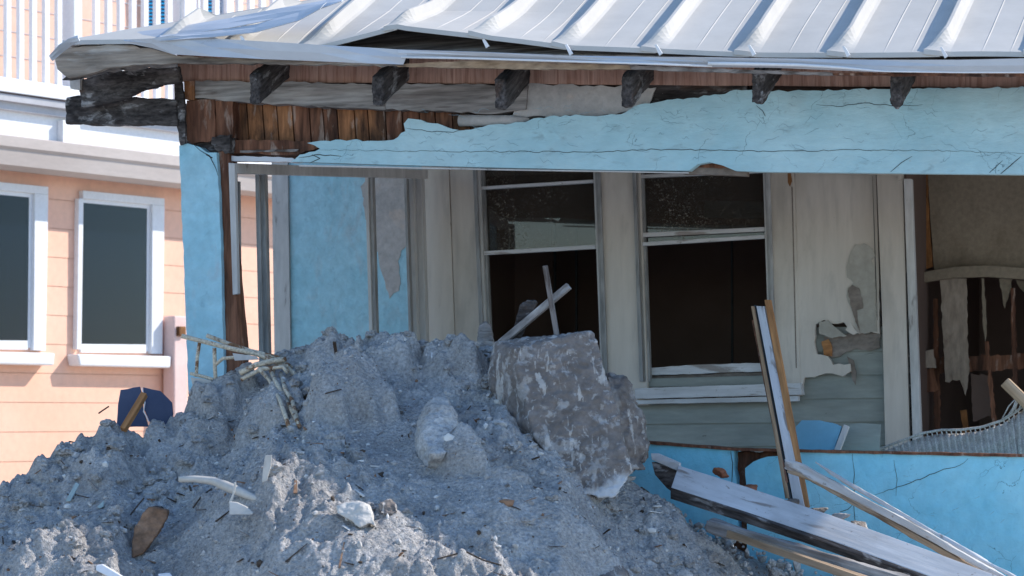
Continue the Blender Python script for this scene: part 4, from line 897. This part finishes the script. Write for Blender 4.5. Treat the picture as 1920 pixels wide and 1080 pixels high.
# navy tile shards at the left
yn = on(290, 795).y + .12
nv = empty('navy_panel', at(270, 790, yn), 'dark navy cracked panel standing on the left shoulder of the pile', 'panel')
mb = MB(); mb.ext([at(x, y, yn) for x, y in jag([(226, 731), (262, 725), (266, 738), (268, 770), (278, 800), (218, 800), (221, 760)], 1, 12)], Vector((0, .02, 0))); mb.build('left_half', 'darkblue', nv, bevel=.002)
mb = MB(); mb.ext([at(x, y, yn + .006) for x, y in jag([(268, 726), (300, 733), (322, 755), (324, 775), (320, 800), (284, 800), (271, 770)], 1, 12)], Vector((0, .02, 0))); mb.build('right_half', 'darkblue', nv, bevel=.002)
mb = MB(); P_ = [at(x, y, yn - .003) for x, y in ((266, 727), (269, 738), (272, 755), (269, 772), (274, 780), (279, 790))]; mb.tube(P_, .0025, 6); mb.build('crack_edge', 'white', nv)
mb = MB(); mb.bar(at(271, 739, yn - .06), at(231, 806, yn - .16), .028, .03, up=N); one(mb, 'orange_stake', 'orangewood', 'orange brown wooden stake leaning in front of the navy panel', 'stake', bevel=.003, frame=at(231, 806, yn - .16) - at(271, 739, yn - .06))
def flat(px_list, label, name, m, cat, th=.02, lift=.0, tilt=0, cxy=None, bevel=.003, j=0, rough=None):
    """a thin piece lying on the pile: each corner rests just above the sand slope"""
    cx = sum(p[0] for p in px_list) / len(px_list); bot = max(px_list, key=lambda p: p[1]); b0 = on(cx, bot[1]); Y0 = b0.y - .02 - lift
    if j: px_list = jag(px_list, j, 7)
    mn = min(p[1] for p in px_list)
    pts = [at(x, y, Y0 + (bot[1] - y) / F * Y0 * tilt) for x, y in px_list]
    mb = MB(); mb.ext(pts, Vector((0, th, 0))); return one(mb, name, m, label, cat, bevel=bevel, rough=rough)
flat([(280, 950), (300, 952), (314, 958), (313, 972), (296, 1002), (268, 1038), (247, 1048), (246, 1018), (254, 985), (266, 965)], 'brown wooden wedge with dark burnt top lying on the lower left of the pile', 'wood_wedge', 'brownwood', 'wood piece', .05, tilt=.6, rough=(.006, ((12, .006), (50, .003))))
flat([(276, 952), (288, 949), (306, 954), (315, 960), (308, 968), (292, 962), (278, 964)], 'charred splintery lump on the top edge of the brown wooden wedge', 'charred_lump', 'char', 'charred wood', .05, lift=.10, rough=(.005, ((30, .006), (80, .004))))
p = on(335, 900); 
pl_ = [(335, 899, .02), (365, 898, .02), (400, 902, .0), (425, 912, -.02), (450, 922, -.03), (480, 935, -.04), (518, 953, -.06)]
mb = MB(); Yp = on(430, 935).y - .07; mb.tube([at(x, y, Yp - d * 0 + (920 - y) / F * Yp * 1.6) for x, y, d in pl_], [.012, .014, .017, .021, .019, .013, .004], 12)
pe_ = mb.build('bent_white_pipe', 'plastic', None, smooth=True, label='bent flattened off white pipe lying across the pile below the strip', cat='pipe')
flat([(497, 854), (510, 853), (508, 875), (500, 902), (491, 905), (493, 880)], 'curved pale plastic strip standing up behind the bent pipe', 'plastic_strip', 'plastic', 'plastic strip', .008)
flat([(439, 904), (443, 905), (440, 925), (434, 946), (428, 944), (436, 925)], 'narrow white plastic curl standing beside the bent pipe', 'plastic_curl', 'plastic', 'plastic piece', .008, lift=.10)
flat([(430, 940), (445, 942), (462, 950), (475, 962), (472, 965), (430, 965)], 'white fan shaped plastic scrap just below the bent pipe', 'plastic_scrap', 'plastic', 'plastic scrap', .02, lift=.08, tilt=.5)
flat([(630, 950), (645, 941), (672, 945), (690, 950), (700, 970), (705, 988), (690, 982), (675, 990), (655, 975), (632, 962)], 'crumpled white torn plastic lump on the middle of the pile', 'crumpled_plastic', 'plastic', 'plastic lump', .05, tilt=.8, j=1, rough=(.006, ((9, .012), (25, .004)), (1, 1, 1), False))
flat([(712, 945), (728, 936), (742, 945), (745, 960), (730, 966), (712, 962)], 'small white and grey stone right of the crumpled plastic lump', 'pale_stone', 'concrete', 'stone', .05, tilt=.8, rough=(.005, ((20, .008), (60, .004))))
flat([(180, 1060), (192, 1058), (232, 1082), (225, 1092), (180, 1070)], 'flat white board end poking out at the lower left edge of the picture', 'white_board_end', 'white', 'board', .02, tilt=.5)
flat([(296, 1076), (318, 1074), (330, 1092), (300, 1092)], 'tiny white board tip at the bottom edge right of the white board end', 'white_board_tip', 'white', 'board', .02, tilt=.5)
flat([(122, 940), (142, 904), (149, 908), (132, 940)], 'pale green shard lying near the left edge of the pile', 'green_shard', 'greenish', 'shard', .012, tilt=.6)
flat([(182, 950), (195, 938), (194, 950), (186, 954)], 'small glassy blue green chip right of the longer green shard', 'glassy_chip', 'greenish', 'shard', .012, tilt=.6)
for k, (pp, lb) in enumerate((([(362, 952), (378, 930), (398, 916)], 'forked dark twig under the bent pipe'), ([(245, 965), (258, 948), (270, 934)], 'dark twig above the wooden wedge'), ([(185, 775), (192, 770), (204, 762)], 'thin twig sticking out of the crest left of the navy panel'),
        ([(875, 1035), (905, 1050), (940, 1060)], 'long thin pale root near the bottom centre'), ([(610, 738), (628, 733), (640, 730)], 'short dark twig on the lump of packed sand'), ([(820, 1048), (850, 1040), (875, 1034)], 'thin twig left of the pale root'), ([(645, 820), (652, 845), (655, 832)], 'dark twig in the hollow left of the pale upright lump'))):
    Y1 = on(pp[0][0], pp[0][1] + 4).y - .03
    mb = MB(); mb.tube([at(x, y, Y1 - .0 + (pp[0][1] - y) / F * Y1 * 1.2) for x, y in pp], .0035, 6); one(mb, 'dry_twig', 'twig', lb, 'twig', group='twigs strewn over the pile')
# hammock
hm = empty('hammock', fr(1850, 850, -.5), 'off white woven hammock draped behind the low wall at the right', 'hammock')
edge = [(1640, 846, 0), (1680, 830, 0), (1730, 812, 0), (1765, 806, 0), (1800, 806, 0), (1840, 801, 0), (1880, 788, 0), (1905, 772, 0), (1935, 748, 0), (1990, 700, 0)]
def eint(x): return float(np.interp(x, [e[0] for e in edge], [e[1] for e in edge]))
mb = MB(); n = 260; rows = 10; vs = []
for i in range(n + 1):
    x = 1640 + 350 * i / n; ye = eint(x) + 7
    for j in range(rows + 1):
        t = j / rows; y = ye + (900 - ye) * t
        vs.append(fr(x + 14 * t * (1 if x < 1900 else .5), y, -.40 + .16 * t + .010 * math.sin(i * 2 * math.pi / 9.0) + .01 * math.sin(j * 1.9 + i * .05)))
mb.add(vs, [(i * (rows + 1) + j, i * (rows + 1) + j + 1, (i + 1) * (rows + 1) + j + 1, (i + 1) * (rows + 1) + j) for i in range(n) for j in range(rows)])
o = mb.build('woven_bed', 'net', hm, smooth=True); t = o.modifiers.new('t', 'SOLIDIFY'); t.thickness = .006
mb = MB(); mb.tube([fr(x, eint(x), -.40) for x in range(1640, 1990, 6)], .006, 8); mb.build('edge_rope', 'net', hm, smooth=True)
mb = MB()
for x in range(1648, 1985, 9): mb.tube([fr(x, eint(x), -.40), fr(x + 2, eint(x) + 10, -.40)], .0035, 5)
mb.build('loop_row', 'net', hm, smooth=True)
mb = MB(); rr = random.Random(2)
for k in range(14): 
    x0 = 1872 + k * 5; mb.tube([fr(x0, eint(x0), -.4), fr((x0 + 1912) / 2 + rr.uniform(-4, 4), (eint(x0) + 745) / 2 + rr.uniform(-6, 8), -.38), fr(1908 + k * 1.5, 742, -.36)], .003, 5)
mb.build('suspension_cord', 'net', hm, smooth=True)
mb = MB(); mb.bar(fr(1884, 716, -.38), fr(1960, 790, -.38), .05, .045, up=N); mb.build('spreader_bar', 'tanwood', hm, bevel=.006, frame=fr(1960, 790, -.38) - fr(1884, 716, -.38))
